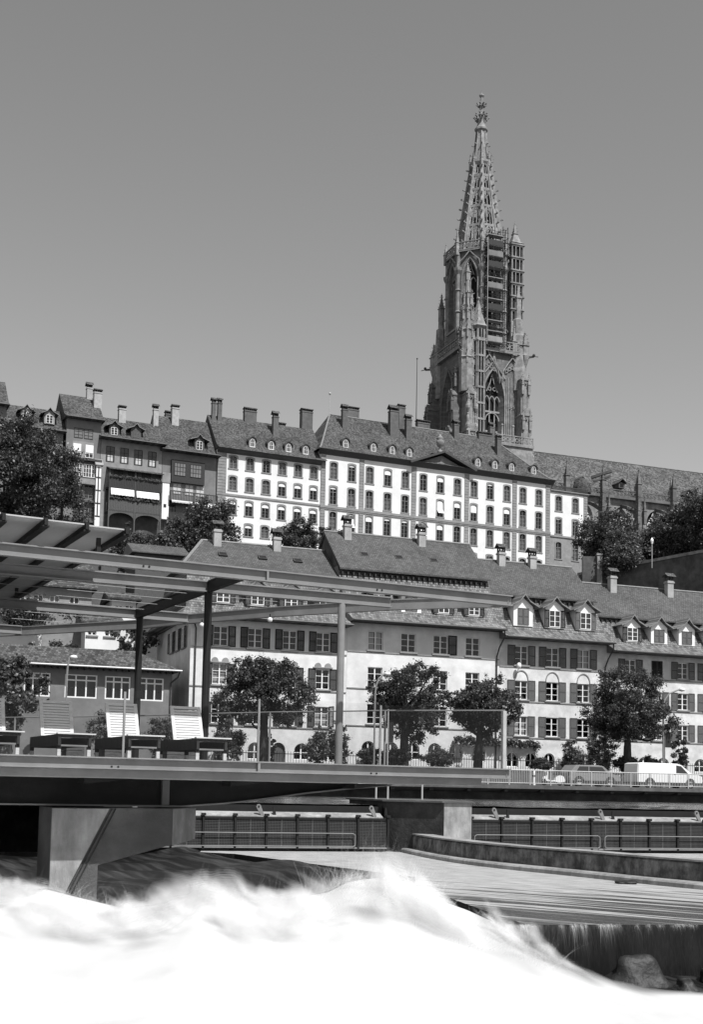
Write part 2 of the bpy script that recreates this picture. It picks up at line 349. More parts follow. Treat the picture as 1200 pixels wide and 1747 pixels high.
def gable_dormer(parent, u, v, z0, z1, w, roofm, wallm, sh=None, closed=False, depth=2.6, rows=3, roofh=.75, over=.42, hood=False):
    """dormer with a flared saddle roof; window with shutters in its front"""
    b = MB(); hw = w/2
    if hood: b.prism([(-hw, z0), (hw, z0), (hw, z1), (-hw, z1)], 'y', 0, depth)
    else: b.prism([(-hw, z0), (hw, z0), (hw, z1), (0, z1+roofh*.8), (-hw, z1)], 'y', 0, depth)
    o = b.build('dormer', wallm, parent, (u, v, 0))
    r = MB(); ap = z1+roofh; t = .09
    if hood: prof = [(-hw-over*.4, z1-.02), (-hw-over*.4, z1+.1), (hw+over*.4, z1+.1), (hw+over*.4, z1-.02)]
    else: prof = [(-hw-over, z1-.12), (-hw*.55, z1+roofh*.36), (0, ap), (hw*.55, z1+roofh*.36), (hw+over, z1-.12), (hw+over, z1-.02), (hw*.5, z1+roofh*.36+.13), (0, ap+.14), (-hw*.5, z1+roofh*.36+.13), (-hw-over, z1-.02)]
    r.prism(prof, 'y', -.38, depth, 0, 1); r.build('dormer_roof', [roofm, M['lead']], o)
    ww, wh = min(1.02, w-.55), z1-z0-.28
    if closed:
        shutter(o, -ww/2, z0+.1, ww/2-.004, wh, M['shutterg'], y=-.035); shutter(o, .004, z0+.1, ww/2-.004, wh, M['shutterg'], y=-.035)
    else:
        q = MB()
        f = .05
        q.box(-ww/2, -ww/2+f, -.05, -.004, z0+.1, z0+.1+wh); q.box(ww/2-f, ww/2, -.05, -.004, z0+.1, z0+.1+wh)
        q.box(-ww/2+f, ww/2-f, -.05, -.004, z0+.1, z0+.1+f); q.box(-ww/2+f, ww/2-f, -.05, -.004, z0+.1+wh-f, z0+.1+wh); q.box(-.04, .04, -.055, -.004, z0+.15, z0+.05+wh)
        for k in range(1, rows):
            zz = z0+.1+wh*k/rows; q.box(-ww/2+f, -.04, -.045, -.02, zz-.016, zz+.016); q.box(.04, ww/2-f, -.045, -.02, zz-.016, zz+.016)
        q.build('window_frame', M['whitepaint'], o)
        for sx in (-1, 1):
            obj('pane', cached(('dpane', ww, wh), lambda: MB().quad((-ww/4+.03, -.014, 0), (ww/4-.03, -.014, 0), (ww/4-.03, -.014, wh-.1), (-ww/4+.03, -.014, wh-.1)).mesh('pane', [M['carglass']])), o, (sx*ww/4, 0, z0+.15))
    if sh:
        shutter(o, -ww/2-.46, z0+.06, .44, wh+.06, sh, y=-.06, ang=R(-6)); shutter(o, ww/2+.02, z0+.06, .44, wh+.06, sh, y=-.06, ang=R(6))
    return o
def gutter_pipe(parent, pts, r=.06): return MB().path(pts, r, 8).build('downpipe', M['tin'], parent)
def skylight(parent, u, v, z, slope):
    b = MB().box(-.35, .35, -.28, .28, 0, .1); b.box(-.27, .27, -.2, .2, .1, .104, 1)
    o = b.build('skylight', [M['tin'], M['carglass']], parent, (u, v, z)); o.rotation_euler = (slope, 0, 0); return o

# ------------------------------------------------------------------ ground, river, hill
g = MB().quad((-1500, -40, -4.2), (1500, -40, -4.2), (1500, 3000, -4.2), (-1500, 3000, -4.2)); struct(g.build('ground', M['grass']))
def river():
    nx, ny = 200, 90; xs = np.linspace(-70, 95, nx); ys = np.linspace(0, 1, ny)
    co = np.zeros((ny, nx, 3)); X, T = np.meshgrid(xs, ys)
    y0 = 43.3+(X+4.9)*math.tan(R(16)); y1 = 82.5+(X-10)*math.tan(R(20)); Y = y0+(y1-y0)*T**1.2
    Z = -.62+.012*np.sin(X*2.1+Y*.9)+.02*RNG.standard_normal(X.shape)*.6
    co[..., 0], co[..., 1], co[..., 2] = X, Y, Z
    i = np.arange(ny-1)[:, None]*nx+np.arange(nx-1)[None]; q = np.stack([i, i+1, i+nx+1, i+nx], -1).reshape(-1, 4)
    m, n, b = newmat('river_water'); b.inputs['Base Color'].default_value = g3(.035); b.inputs['Roughness'].default_value = .12; b.inputs['Specular IOR Level'].default_value = .5
    tc = n.nodes.new('ShaderNodeTexCoord'); mp = n.nodes.new('ShaderNodeMapping'); mp.inputs['Scale'].default_value = (1, 3, 1); mp.inputs['Rotation'].default_value = (0, 0, R(-18))
    nz = n.nodes.new('ShaderNodeTexNoise'); nz.inputs['Scale'].default_value = .9; nz.inputs['Detail'].default_value = 6
    bp = n.nodes.new('ShaderNodeBump'); bp.inputs['Strength'].default_value = .5; bp.inputs['Distance'].default_value = .25
    n.links.new(tc.outputs['Object'], mp.inputs[0]); n.links.new(mp.outputs[0], nz.inputs['Vector']); n.links.new(nz.outputs[0], bp.inputs['Height']); n.links.new(bp.outputs[0], b.inputs['Normal'])
    o = struct(obj('river', npmesh('river', co.reshape(-1, 3), q, [m]))); o.data.polygons.foreach_set('use_smooth', [True]*len(q))
river()
hp = [(-7, 1.25), (-2, 1.5), (13, 1.6), (14, 5.5), (26, 9), (40, 15), (62, 25), (80, 32), (92, 35.9), (500, 36)]
b = MB()
for (v0, z0), (v1, z1) in zip(hp[:-1], hp[1:]): b.quad(ROW.p(-160, v0, z0), ROW.p(240, v0, z0), ROW.p(240, v1, z1), ROW.p(-160, v1, z1))
struct(b.build('hillside', M['grass']))
b = MB().add([QUAY.p(-70, .35, .3), QUAY.p(130, .35, .3), ROW.p(190, -6.7, .31), ROW.p(-100, -6.7, .31)], [(0, 1, 2, 3)]); struct(b.build('street', M['asphalt']))
b = MB(); b.M = Matrix.Translation(QUAY.o) @ Matrix.Rotation(QUAY.a, 4, 'Z')
b.box(-70, 130, -.28, .346, .1, .345); b.prism([(-.28, .096), (.9, .096), (.9, -.15)], 'x', -70, 130)      # cantilevered footway slab
struct(b.build('footway', M['concrete']))
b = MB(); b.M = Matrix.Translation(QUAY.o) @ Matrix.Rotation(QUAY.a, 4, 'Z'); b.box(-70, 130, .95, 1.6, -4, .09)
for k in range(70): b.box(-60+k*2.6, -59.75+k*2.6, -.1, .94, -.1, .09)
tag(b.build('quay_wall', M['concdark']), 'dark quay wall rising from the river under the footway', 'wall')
b = MB(); b.M = Matrix.Translation(ROW.o) @ Matrix.Rotation(ROW.a, 4, 'Z'); b.box(-60, 120, -7.2, -6.95, -.5, 1.3)
tag(b.build('garden_wall', M['concrete']), 'low garden wall between the street and the terraced houses', 'wall')

# ------------------------------------------------------------------ the terraced houses along the street
def row_house(name, label, u0, u1, eave, brk, ridge, cols, rows, arches, wallm, sh=None, shw=.6, ww=1.1, dorm=(), hip=False, vb=2.2, vr=6.0, depth=12.5, closed=(), noshut=(), doors=(), dkind='gable'):
    L = u1-u0; t = fthing(ROW, name, label, 'house', u0, 0, 0, 'terraced houses along the street')
    holes = [(c-u0-ww/2, c-u0+ww/2, a, b_) for c in cols for (a, b_) in rows]
    holes += [(c-u0-aw/2, c-u0+aw/2, a, b_, 'arch') for (c, aw, a, b_) in arches]
    w = MB(); wall(w, 0, L, -.5, eave+.2, holes)
    w.quad((0, depth, -.5), (0, 0, -.5), (0, 0, eave+.2), (0, depth, eave+.2)); w.quad((L, 0, -.5), (L, depth, -.5), (L, depth, eave+.2), (L, 0, eave+.2))
    w.quad((L, depth, -.5), (0, depth, -.5), (0, depth, eave+.2), (L, depth, eave+.2))
    w.build('wall', [wallm, M['room']], t)
    for i, (a, b_) in enumerate(rows):
        MB().box(.02, L-.02, -.055, -.003, a-.22, a-.13).build('string_course', M['greymid'], t)
        for j, c in enumerate(cols):
            if (i, j) in closed:
                o = MB().box(-ww/2, ww/2, -.1, -.02, 0, .05).build('window', M['shutterg'], t, (c-u0, 0, a))
                shutter(o, -ww/2, .02, ww/2-.004, b_-a, M['shutter'], y=-.03); shutter(o, .004, .02, ww/2-.004, b_-a, M['shutter'], y=-.03); continue
            o = casement(t, c-u0, a, ww, b_-a, curtain=random.random() < .2)
            if sh and (i, j) not in noshut:
                aj = random.random(); s1 = shutter(o, -ww/2-shw-.02, -.04, shw, b_-a+.08, sh, ang=R(random.uniform(-4, 0))); s2 = shutter(o, ww/2+.02, -.04, shw, b_-a+.08, sh, ang=R(random.uniform(0, 4)))
                if aj < .12: s2.rotation_euler.z = R(-70); s2.location.y = -.04
    for (c, aw, a, b_) in arches:
        if c in doors:
            q = MB().prism([(-aw/2+.03, 0), (aw/2-.03, 0)]+arc(0, b_-a-aw/2, aw/2-.03, aw/2-.03, 0, 180, 10), 'y', .22, .28); q.build('door', M['timber'], t, (c-u0, 0, a)); continue
        q = MB(); hh = b_-a; r = aw/2
        q.box(-.05, .05, .16, .21, 0, hh-.04); q.box(-r, r, .165, .2, hh*.42, hh*.42+.05); q.box(-r, r, .16, .21, 0, .06)
        for p, p2 in zip(arc(0, hh-r, r-.04, r-.04, 0, 180, 12)[:-1], arc(0, hh-r, r-.04, r-.04, 0, 180, 12)[1:]): q.bar((p[0], .185, p[1]), (p2[0], .185, p2[1]), .06, .06)
        o = q.build('cellar_window', M['whitepaint'], t, (c-u0, 0, a))
        MB().prism([(-r+.02, .02), (r-.02, .02)]+arc(0, hh-r, r-.02, r-.02, 0, 180, 10), 'y', .19, .195).build('pane', M['glass'], o)
    # roof: flared foot, steep lower slope, overhanging upper slope
    f0, f1 = (-1.35, eave), (.3, eave+.85)
    e0 = -.03; e1 = L+.03
    if hip:
        low = MB()
        ring = lambda v, ul, z: [(ul, v, z), (e1, v, z)]
        pr = [(-1.35, -1.0, eave), (-1.35, -1.0, eave+.1), (.3, -.35, eave+.85), (vb+.3, .1, brk+.1)]
        for (va, ua, za), (vc, uc, zc) in zip(pr[:-1], pr[1:]):
            low.quad((ua, va, za), (e1, va, za), (e1, vc, zc), (uc, vc, zc)); bk = lambda v: 2*vr-v
            low.quad((uc, vc, zc), (uc, bk(vc), zc), (ua, bk(va), za), (ua, va, za)); low.quad((e1, bk(va), za), (ua, bk(va), za), (uc, bk(vc), zc), (e1, bk(vc), zc))
        low.quad((-1.0, -1.35, eave), (-1.0, 13.35, eave), (e1, 13.35, eave), (e1, -1.35, eave))
        rf = low.build('lower_roof', M['tilesteep'], t)
        up = MB(); a = (-.5, vb-.35, brk-.05); bq = (e1, vb-.35, brk-.05); c_ = (2.0, vr, ridge); d_ = (e1, vr, ridge); e_ = (-.5, 2*vr-vb+.35, brk-.05); h_ = (e1, 2*vr-vb+.35, brk-.05)
        up.add([a, bq, c_, d_, e_, h_], [(0, 1, 3, 2), (0, 2, 4), (2, 3, 5, 4), (0, 4, 5, 1), (1, 5, 3)])
        up.build('upper_roof', M['tile'], t)
        MB().path([a, c_], .12, 6).tube(c_, d_, .12).build('ridge_tiles', M['lead'], t)
    else:
        low = MB().prism([f0, (f0[0], f0[1]+.1), f1, (vb+.3, brk+.12), (2*vr-vb-.3, brk+.12), (2*vr-.3, eave+.85), (2*vr+1, eave)], 'x', e0, e1, 0, 1)
        rf = low.build('lower_roof', [M['tilesteep'], M['grey']], t)
        sl_ = (ridge-brk)/(vr-vb)
        up = MB().prism([(vb-.45, brk-.45*sl_*.6), (vb-.45, brk-.45*sl_*.6+.14), (vr, ridge+.1), (2*vr-vb+.45, brk-.2), (2*vr-vb+.45, brk-.35), (vr, ridge-.1-.1), ], 'x', e0-.05, e1+.05, 0, 1)
        up.build('upper_roof', [M['tile'], M['timber']], t)
        MB().prism([(vb-.05, brk-.4), (vr, ridge-.25), (2*vr-vb, brk-.4)], 'x', e0+.1, e1-.1, 0, 1).build('gable', [M['timber'], M['stonedark']], t)
        MB().tube((e0-.05, vr, ridge+.1), (e1+.05, vr, ridge+.1), .11).build('ridge_tiles', M['lead'], t)
        n = int(L/.45)
        q = MB()
        for i in range(n): q.box(i*L/n+.1, i*L/n+.22, vb-.4, vb+.3, brk-.62, brk-.42)
        q.build('rafter_ends', M['dark'], t)
    MB().tube((-.9 if hip else .0, -1.41, eave+.06), (L, -1.41, eave+.06), .075, 8).build('gutter', M['tin'], t)
    for d in dorm:
        c, z0, z1, w_, rh, clo, shm = d
        gable_dormer(t, c-u0, .42, z0, z1, w_, M['tilesteep'], M['whitepaint'] if True else None, shm, clo, roofh=rh)
    return t, lambda v: brk+(v-vb)*(ridge-brk)/(vr-vb)

RA = [(10.2, 11.66), (7.33, 8.85), (4.48, 6.0)]
tA, _ = row_house('terraced_house', 'hipped pale house with black shutters and carved window crowns beside the low annex', 0, 12.2, 12.15, 16.3, 19.15,
    [2.25, 4.9, 7.6, 10.27], RA, [(3.2, 1.1, 1.9, 3.15), (5.1, 1.1, 1.9, 3.15), (6.93, 1.05, 1.55, 3.19), (8.73, 1.17, 1.95, 3.18), (10.9, 1.1, 1.95, 3.2)], M['plaster'], M['shutter'], .58, 1.1,
    [(c, 13.4, 14.75, 1.55, .66, False, M['shutter']) for c in (2.46, 5.12, 7.77, 10.54)], hip=True, doors=(6.93,))
for c in (2.25, 4.9, 7.6, 10.27):       # scrolled crowns over the first-floor windows
    q = MB().box(-.78, .78, -.16, -.004, 1.6, 1.68)
    for s in (-1, 1): q.prism([(s*.12, 1.68), (s*.7, 1.68)]+[(s*(.4+.26*math.cos(R(a))), 1.7+.3*math.sin(R(a))) for a in range(0, 181, 30)], 'y', -.14, -.01)
    q.build('window_crown', M['greymid'], tA, (c, 0, 7.33))
for v in (2.2, 4.3, 6.4):               # windows in the shaded end wall
    o = casement(tA, 0, 10.15, 1.1, 1.5, rz=-math.pi/2, curtain=0, y=-.08, sill=True); o.location = (-.02, v, 10.15)
    shutter(o, -1.13, -.04, .56, 1.58, M['shutter'], y=-.12); shutter(o, .57, -.04, .56, 1.58, M['shutter'], y=-.12)
gutter_pipe(tA, [(-.2, -1.1, 12.2), (.35, -.15, 11.4), (.35, -.12, 1.6)])
for c in (3.2, 6.4, 9.3): skylight(tA, c, 3.9, 17.75, math.atan2(2.85, 3.8))
chimney(tA, 3.1, 5.5, 18.7, 20.0, .6, .52, M['brickl']); chimney(tA, 8.0, 5.5, 18.7, 19.8, .6, .52, M['brickl'])
tB, _ = row_house('terraced_house', 'tall plain house with the highest row roof and no shutters behind the thin steel post', 12.21, 25.2, 12.6, 17.25, 20.7,
    [14.55, 17.3, 20.05, 22.85], [(10.56, 12.02), (7.72, 9.23), (4.85, 6.38)], [(14.12, 1.15, 2.2, 3.53), (15.98, 1.15, 2.2, 3.53), (17.8, 1.15, 2.2, 3.53), (19.67, 1.13, 2.2, 3.54), (21.48, 1.11, 2.2, 3.53), (23.5, 1.11, 2.2, 3.53)], M['plaster'], None, .6, 1.22,
    [(14.9, 13.8, 15.15, 1.5, .3, False, M['shutter']), (17.67, 13.75, 15.2, 1.7, .3, True, None), (20.45, 13.8, 15.15, 1.5, .3, False, M['shutter']), (23.12, 13.8, 15.15, 1.5, .3, False, M['shutter'])])
shutter(tB, 20.69-12.21, 10.52, .75, 1.55, M['shutter'])
for c in (2.6, 5.6, 8.7): skylight(tB, c, 3.6, 18.65, math.atan2(3.45, 3.8))
chimney(tB, 1.75, 5.4, 20.2, 21.4, .6, .52, M['brickl']); chimney(tB, 8.35, 5.4, 20.2, 21.3, .6, .52, M['brickl'])
gutter_pipe(tB, [(12.9, -1.1, 12.6), (12.95, -1.0, 12.1), (12.75, -.5, 11.3), (12.72, -.12, 10.6), (12.72, -.12, 1.6)])
tC, _ = row_house('terraced_house', 'pale house with blind arches over its middle windows and three gabled dormers', 25.21, 35.15, 12.1, 16.15, 19.5,
    [27.2, 30.03, 32.92], [(10.06, 11.62), (7.28, 8.8), (4.38, 5.92)], [(26.48, 1.0, 1.85, 3.05), (28.17, 1.0, 1.85, 3.04), (29.8, 1.0, 1.85, 3.03), (31.5, 1.0, 1.85, 3.03), (33.2, 1.0, 1.85, 3.03)], M['plaster2'], M['shutterg'], .66, 1.16,
    [(27.55, 13.3, 14.95, 1.75, .85, True, None), (30.45, 13.3, 14.95, 1.75, .85, False, M['shutter']), (33.35, 13.3, 14.95, 1.75, .85, False, M['shutterg'])])
for c in (27.2, 30.03, 32.92):          # blind lunettes
    q = MB()
    pts = arc(0, 0, .6, .76, 0, 180, 14)
    for p, p2 in zip(pts[:-1], pts[1:]): q.bar((p[0], -.03, p[1]), (p2[0], -.03, p2[1]), .06, .07)
    q.build('blind_arch', M['greymid'], tC, (c-25.21, 0, 8.86))
for c in (.9, 6.6): skylight(tC, c, 3.4, 17.2, math.atan2(3.35, 3.8))
chimney(tC, 2.9, 5.6, 19.0, 20.3, .6, .52, M['brickl']); chimney(tC, 5.9, 5.6, 19.0, 20.2, .6, .52, M['brickl'])
gutter_pipe(tC, [(9.9, -1.1, 12.1), (9.95, -1.0, 11.7), (9.75, -.5, 10.9), (9.72, -.12, 10.3), (9.72, -.12, 1.6)])
tD, _ = row_house('terraced_house', 'lower house at the right end with four gabled dormers under one long roof', 35.16, 52, 11.5, 14.95, 18.25,
    [37.4, 40.0, 42.57, 45.2, 47.9, 50.4], [(9.66, 11.05), (7.03, 8.44), (4.41, 5.75)], [(37.0, 1.2, 1.82, 3.0), (38.75, 1.2, 1.82, 2.97), (40.6, 1.2, 1.82, 2.95), (42.4, 1.2, 1.82, 2.95), (44.3, 1.2, 1.82, 2.94), (46.2, 1.2, 1.82, 2.94), (48.2, 1.2, 1.82, 2.94)], M['plaster2'], M['shutterg'], .62, 1.06,
    [(37.85, 12.6, 14.0, 1.6, .8, False, M['shutter']), (40.5, 12.6, 14.0, 1.6, .8, True, None), (43.27, 12.6, 14.0, 1.6, .8, True, None), (46.0, 12.6, 14.0, 1.6, .8, True, M['shutter']), (48.8, 12.6, 14.0, 1.6, .8, False, M['shutter'])], closed=((0, 1),))
for c in (5.0, 11.2): skylight(tD, c, 3.5, 16.1, math.atan2(3.3, 3.8))
chimney(tD, 3.7, 5.2, 17.7, 19.0, .62, .52, M['brickl']); chimney(tD, 9.6, 5.2, 17.7, 19.0, .62, .52, M['brickl'])
q = MB().ball((0, -.45, 9.95), .2, n=10, k=7, sz=1.3).tube((0, -.02, 9.3), (0, -.4, 9.75), .04)  # stand-in shape for an unidentified white thing on the wall
tag(q.build('bulb_shape', M['lampw'], None, ROW.p(26.75, 0, 0), ROW.a, smooth=True), 'bulbous white shape on a bracket at the corner of the house with blind arches', 'lamp')

# low annex at the left
t = fthing(ROW, 'annex', 'long low tiled annex with wide windows beside the hipped house', 'building', -30, -.6, 0)
L = 28.6; b = MB(); wins = [(x, x+2.5) for x in (1.5, 5.5, 9.5, 13.2, 17, 20.9, 24.0)]
wins = [(-10.9+30-.9, -10.9+30+.9), (-9.0+30, -6.75+30), (-6.2+30, -4.4+30), (-3.9+30, -2.0+30), (15, 17.2), (11, 13.2)]
wall(b, 0, L, -.5, 8.1, [(a, c, 5.85, 7.5) for a, c in wins]); b.quad((L, 0, -.5), (L, 8, -.5), (L, 8, 8.1), (L, 0, 8.1)); b.quad((0, 8, -.5), (0, 0, -.5), (0, 0, 8.1), (0, 8, 8.1))
b.build('wall', [M['grey'], M['room']], t)
for a, c in wins:
    q = MB(); w = c-a
    for k in range(4): q.box(-w/2+k*(w-.1)/3, -w/2+.1+k*(w-.1)/3, .05, .12, 0, 1.65)
    q.box(-w/2, w/2, .045, .125, 1.2, 1.3); q.box(-w/2, w/2, .045, .125, 0, .1); q.box(-w/2, w/2, .045, .125, 1.57, 1.65)
    o = q.build('window', M['whitepaint'], t, ((a+c)/2, 0, 5.85))
    for k in range(3):
        x = -w/2+(k+.5)*(w-.1)/3+.05; h = (w-.1)/6-.06
        MB().quad((x-h, .1, .1), (x+h, .1, .1), (x+h, .1, 1.2), (x-h, .1, 1.2)).build('pane', M['glass'], o)
        MB().quad((x-h, .1, 1.3), (x+h, .1, 1.3), (x+h, .1, 1.57), (x-h, .1, 1.57)).build('pane', M['glass'], o)
b = MB().add([(-.5, -.75, 8.05), (L+.55, -.75, 8.05), (L-2.0, 3.6, 9.75), (-.5, 3.6, 9.75), (L+.55, 8, 8.05), (-.5, 8, 8.05)], [(0, 1, 2, 3), (1, 4, 2), (3, 2, 4, 5), (0, 5, 4, 1)])
b.build('roof', M['tiledark'], t)
MB().tube((-.5, -.8, 8.05), (L+.55, -.8, 8.05), .07, 8).build('gutter', M['galv'], t)
q = MB()
for i in range(64): q.box(.2+i*.45, .32+i*.45, -.65, 0, 7.86, 8.0)
q.build('rafter_ends', M['dark'], t); gutter_pipe(t, [(L+.4, -.75, 8.0), (L+.3, -.5, 7.6), (L-.1, -.1, 7.2), (L-.1, -.1, 5)])

# older houses stepping up the slope behind the annex
def slope_house(name, label, u, v, L, D, z0, eave, ridge, wallm, wins, roofm, hip=0, over=.6, group='small houses on the slope', ww=.75):
    t = fthing(ROW, name, label, 'house', u, v, 0, group)
    b = MB(); wall(b, 0, L, z0, eave+.1, [(x-w/2, x+w/2, a, c) for x, w, a, c in wins])
    b.quad((L, 0, z0), (L, D, z0), (L, D, eave+.1), (L, 0, eave+.1)); b.quad((0, D, z0), (0, 0, z0), (0, 0, eave+.1), (0, D, eave+.1)); b.build('wall', [wallm, M['room']], t)
    for x, w, a, c in wins: casement(t, x, a, w, c-a, rows=2, curtain=random.random() < .6)
    if hip: MB().add([(-over, -over, eave), (L+over, -over, eave), (L+over, D+over, eave), (-over, D+over, eave), (hip, D/2, ridge), (L-hip, D/2, ridge)], [(0, 1, 5, 4), (1, 2, 5), (2, 3, 4, 5), (3, 0, 4), (0, 3, 2, 1)]).build('roof', roofm, t)
    else: MB().prism([(-over, eave), (-over, eave+.12), (D/2, ridge), (D+over, eave+.12), (D+over, eave)], 'x', -.4, L+.4, 0, 1).build('roof', [roofm, M['grey']], t)
    return t
slope_house('slope_house', 'long grey house with a row of windows seen through the pergola wires', -16, 14, 10.7, 8, 6, 15.75, 19.0, M['greymid'],
    [(x, .75, 13.95, 15.1) for x in (2.2, 3.6, 5.0, 6.4, 7.7, 9.3)], M['tiledark'])
slope_house('slope_house', 'white two-window house beside the dark bush above the annex roof', -6.05, 11.6, 2.75, 5, 6, 12.7, 13.9, M['white'],
    [(.55, .7, 11.75, 12.3), (1.95, .75, 11.75, 12.3)], M['tiledark'], over=.4)
slope_house('slope_house', 'white house front behind the vines at the left edge above the annex', -20, 11, 10.5, 5, 5, 12.9, 14.2, M['white'],
    [(x, .7, 11.6, 12.6) for x in (5.2, 6.6, 8.2, 9.5)], M['tiledark'])
slope_house('slope_house', 'small white gable shed beside the end wall of the hipped house', -3.75, 13.2, 2.0, 3.5, 8, 15.0, 15.9, M['white'],
    [(.6, .6, 14.1, 14.55), (1.45, .65, 14.05, 14.6)], M['tiledark'], over=.5)
t = slope_house('slope_house', 'small open-gabled shed roof just above the pergola front beam', -1.6, 15, 4.2, 4.5, 10, 19.35, 20.6, M['timber'], [], M['tile'], over=.5)
t = slope_house('slope_house', 'tiled house roof rising behind the grey canopy panels', -20, 24, 16, 9, 8, 17.2, 20.5, M['grey'], [(x, .8, 15.2, 16.5) for x in (4, 7, 10, 13)], M['tile'])

# ------------------------------------------------------------------ the long white palace on the hill
def palace_window(t, u, z0, z1, w=1.14, blind=0., opened=False, y=0.):
    h = z1-z0; f = .2
    def sur():
        b = MB(); o = w/2+f
        b.box(-o, -w/2, y-.05, y+.1, -.02, h); b.box(w/2, o, y-.05, y+.1, -.02, h); b.box(-o-.08, o+.08, y-.11, y+.12, -.16, -.02)
        inn = arc(0, h-.32, w/2, .32, 180, 0, 8)
        b.prism([(-o, h), (-w/2, h-.32)]+inn[1:-1]+[(w/2, h-.32), (o, h), (o, h+.02), (o, h+.06)]+arc(0, h+.02, o, .22, 0, 180, 8)[1:], 'y', y-.052, y+.1)
        return b.mesh('window', [M['greymid']])
    s = obj('window', cached(('psur', w, h, y), sur), t, (u, 0, z0))
    def sash():
        b = MB(); yy = y+.14
        b.box(-.035, .035, yy, yy+.05, 0, h); b.box(-w/2, w/2, yy, yy+.05, h*.68, h*.68+.07)
        for x in (-w/2+.025, w/2-.025): b.box(x-.025, x+.025, yy, yy+.05, 0, h)
        for k in (.23, .45): b.box(-w/2, w/2, yy+.01, yy+.04, h*k-.012, h*k+.012)
        return b.mesh('sash', [M['greymid']])
    obj('sash', cached(('psash', w, h, y), sash), s)
    obj('pane', cached(('ppane', w, h, y), lambda: MB().quad((-w/2, y+.17, 0), (w/2, y+.17, 0), (w/2, y+.17, h), (-w/2, y+.17, h)).mesh('pane', [M['glass']])), s)
    if opened:
        b = MB().quad((-w/2+.03, y+.1, h-.1), (w/2-.03, y+.1, h-.1), (w/2-.03, y+.06, h*.45), (-w/2+.03, y+.06, h*.45)); b.quad((-w/2+.03, y+.06, h*.45), (w/2-.03, y+.06, h*.45), (w/2-.03, y-.5, h*.2), (-w/2+.03, y-.5, h*.2))
        b.build('awning_blind', M['awn'], s)
    elif blind: MB().box(-w/2+.02, w/2-.02, y+.1, y+.125, h*(1-blind), h-.02).build('roller_blind', M['awn'], s)
    else:
        k = random.choice((0, 1, 1, 2, 2))
        if k:
            def cu(k=k):
                b = MB()
                for sg in (-1, 1):
                    for i in range(6):
                        xa, xb = (.04+(w/2-.08)*i/6, .04+(w/2-.08)*(i+1)/6); ya, yb = y+.3+.04*(i % 2), y+.3+.04*((i+1) % 2)
                        b.quad((sg*xa, ya, .05), (sg*xb, yb, .05), (sg*xb, yb, h*(.66 if k == 1 else .98)), (sg*xa, ya, h*(.66 if k == 1 else .98)))
                return b.mesh('curtain', [M['grey']])
            obj('curtain', cached(('pcur', w, h, k), cu), s)
    return s
def quoin(t, u0, u1, z0, z1, y=0.):
    b = MB(); n = int((z1-z0)/.46); dz = (z1-z0)/n
    for i in range(n): b.box(u0, u1, y-.1, y-.004, z0+i*dz+.03, z0+(i+1)*dz-.03)
    b.box(u0+.04, u1-.04, y-.05, y-.003, z0, z1); return b.build('pilaster', M['greymid'], t)
def arched_dormer(t, u, v, z, w=1.15, h=1.55):
    hw = w/2
    prof = [(-hw, -.3), (hw, -.3), (hw, h*.62)]+arc(0, h*.62, hw, h*.38, 0, 180, 8)[1:-1]+[(-hw, h*.62)]
    o = obj('dormer', cached(('adorm', w, h), lambda: MB().prism(prof, 'y', 0, 3.2).mesh('dormer', [M['greymid']])), t, (u, v, z))
    def roof():
        b = MB(); pa = arc(0, h*.6, hw+.16, h*.38+.18, -8, 188, 10); pb = arc(0, h*.6, hw+.04, h*.38+.04, 188, -8, 10)
        return b.prism(pa+pb, 'y', -.22, 3.3).mesh('dormer_roof', [M['tiledark']])
    obj('dormer_roof', cached(('adroof', w, h), roof), o)
    def fr():
        b = MB(); r = hw-.26
        pts = [(-r, .1)]+[(-r, h*.6)]+arc(0, h*.6, r, h*.26, 180, 0, 8)+[(r, .1)]
        for p, q in zip(pts[:-1], pts[1:]): b.bar((p[0], -.03, p[1]), (q[0], -.03, q[1]), .07, .06)
        b.box(-.025, .025, -.05, -.01, .1, h*.84); b.box(-r, r, -.05, -.01, h*.45, h*.45+.04); b.box(-r-.1, r+.1, -.1, -.004, .0, .1)
        return b.mesh('window_frame', [M['whitepaint']])
    obj('window_frame', cached(('adfr', w, h), fr), o)
    obj('pane', cached(('adp', w, h), lambda: MB().prism([(-hw+.28, .1), (hw-.28, .1), (hw-.28, h*.6)]+arc(0, h*.6, hw-.28, h*.24, 0, 180, 8)[1:-1]+[(-hw+.28, h*.6)], 'y', -.012, -.004).mesh('pane', [M['carglass']])), o)
    return o
t = fthing(PAL, 'palace', 'long white palace with grey quoins and arched dormers below the church tower', 'building', 0, 0, 0)
LR = [(48.2, 50.1), (44.85, 46.95), (41.1, 43.3), (37.95, 39.75)]; LC = [2.2, 4.92, 7.6, 10.25, 12.9, 15.55]
MR = [(48.55, 51.2), (44.5, 47.3), (40.42, 43.25), (37.4, 39.0)]; MC = [18.9, 22.05, 25.2, 28.43, 31.6, 34.9, 38.06, 41.26, 44.4, 47.52, 50.78, 53.93, 57.12]
WR = [(48.05, 50.6), (44.05, 46.8), (39.7, 42.6)]; WC = [61.22, 64.65]
h = .57
b = MB(); wall(b, -.3, 16.68, 33, 51.0, [(c-h, c+h, a, d) for c in LC for a, d in LR])
b.quad((-.3, 11, 33), (-.3, 0, 33), (-.3, 0, 51), (-.3, 11, 51)); b.build('left_wing_wall', [M['white'], M['room']], t)
b = MB(); wall(b, 16.7, 59.38, 33, 53.0, [(c-h, c+h, a, d) for c in MC for a, d in MR], y=-.12)
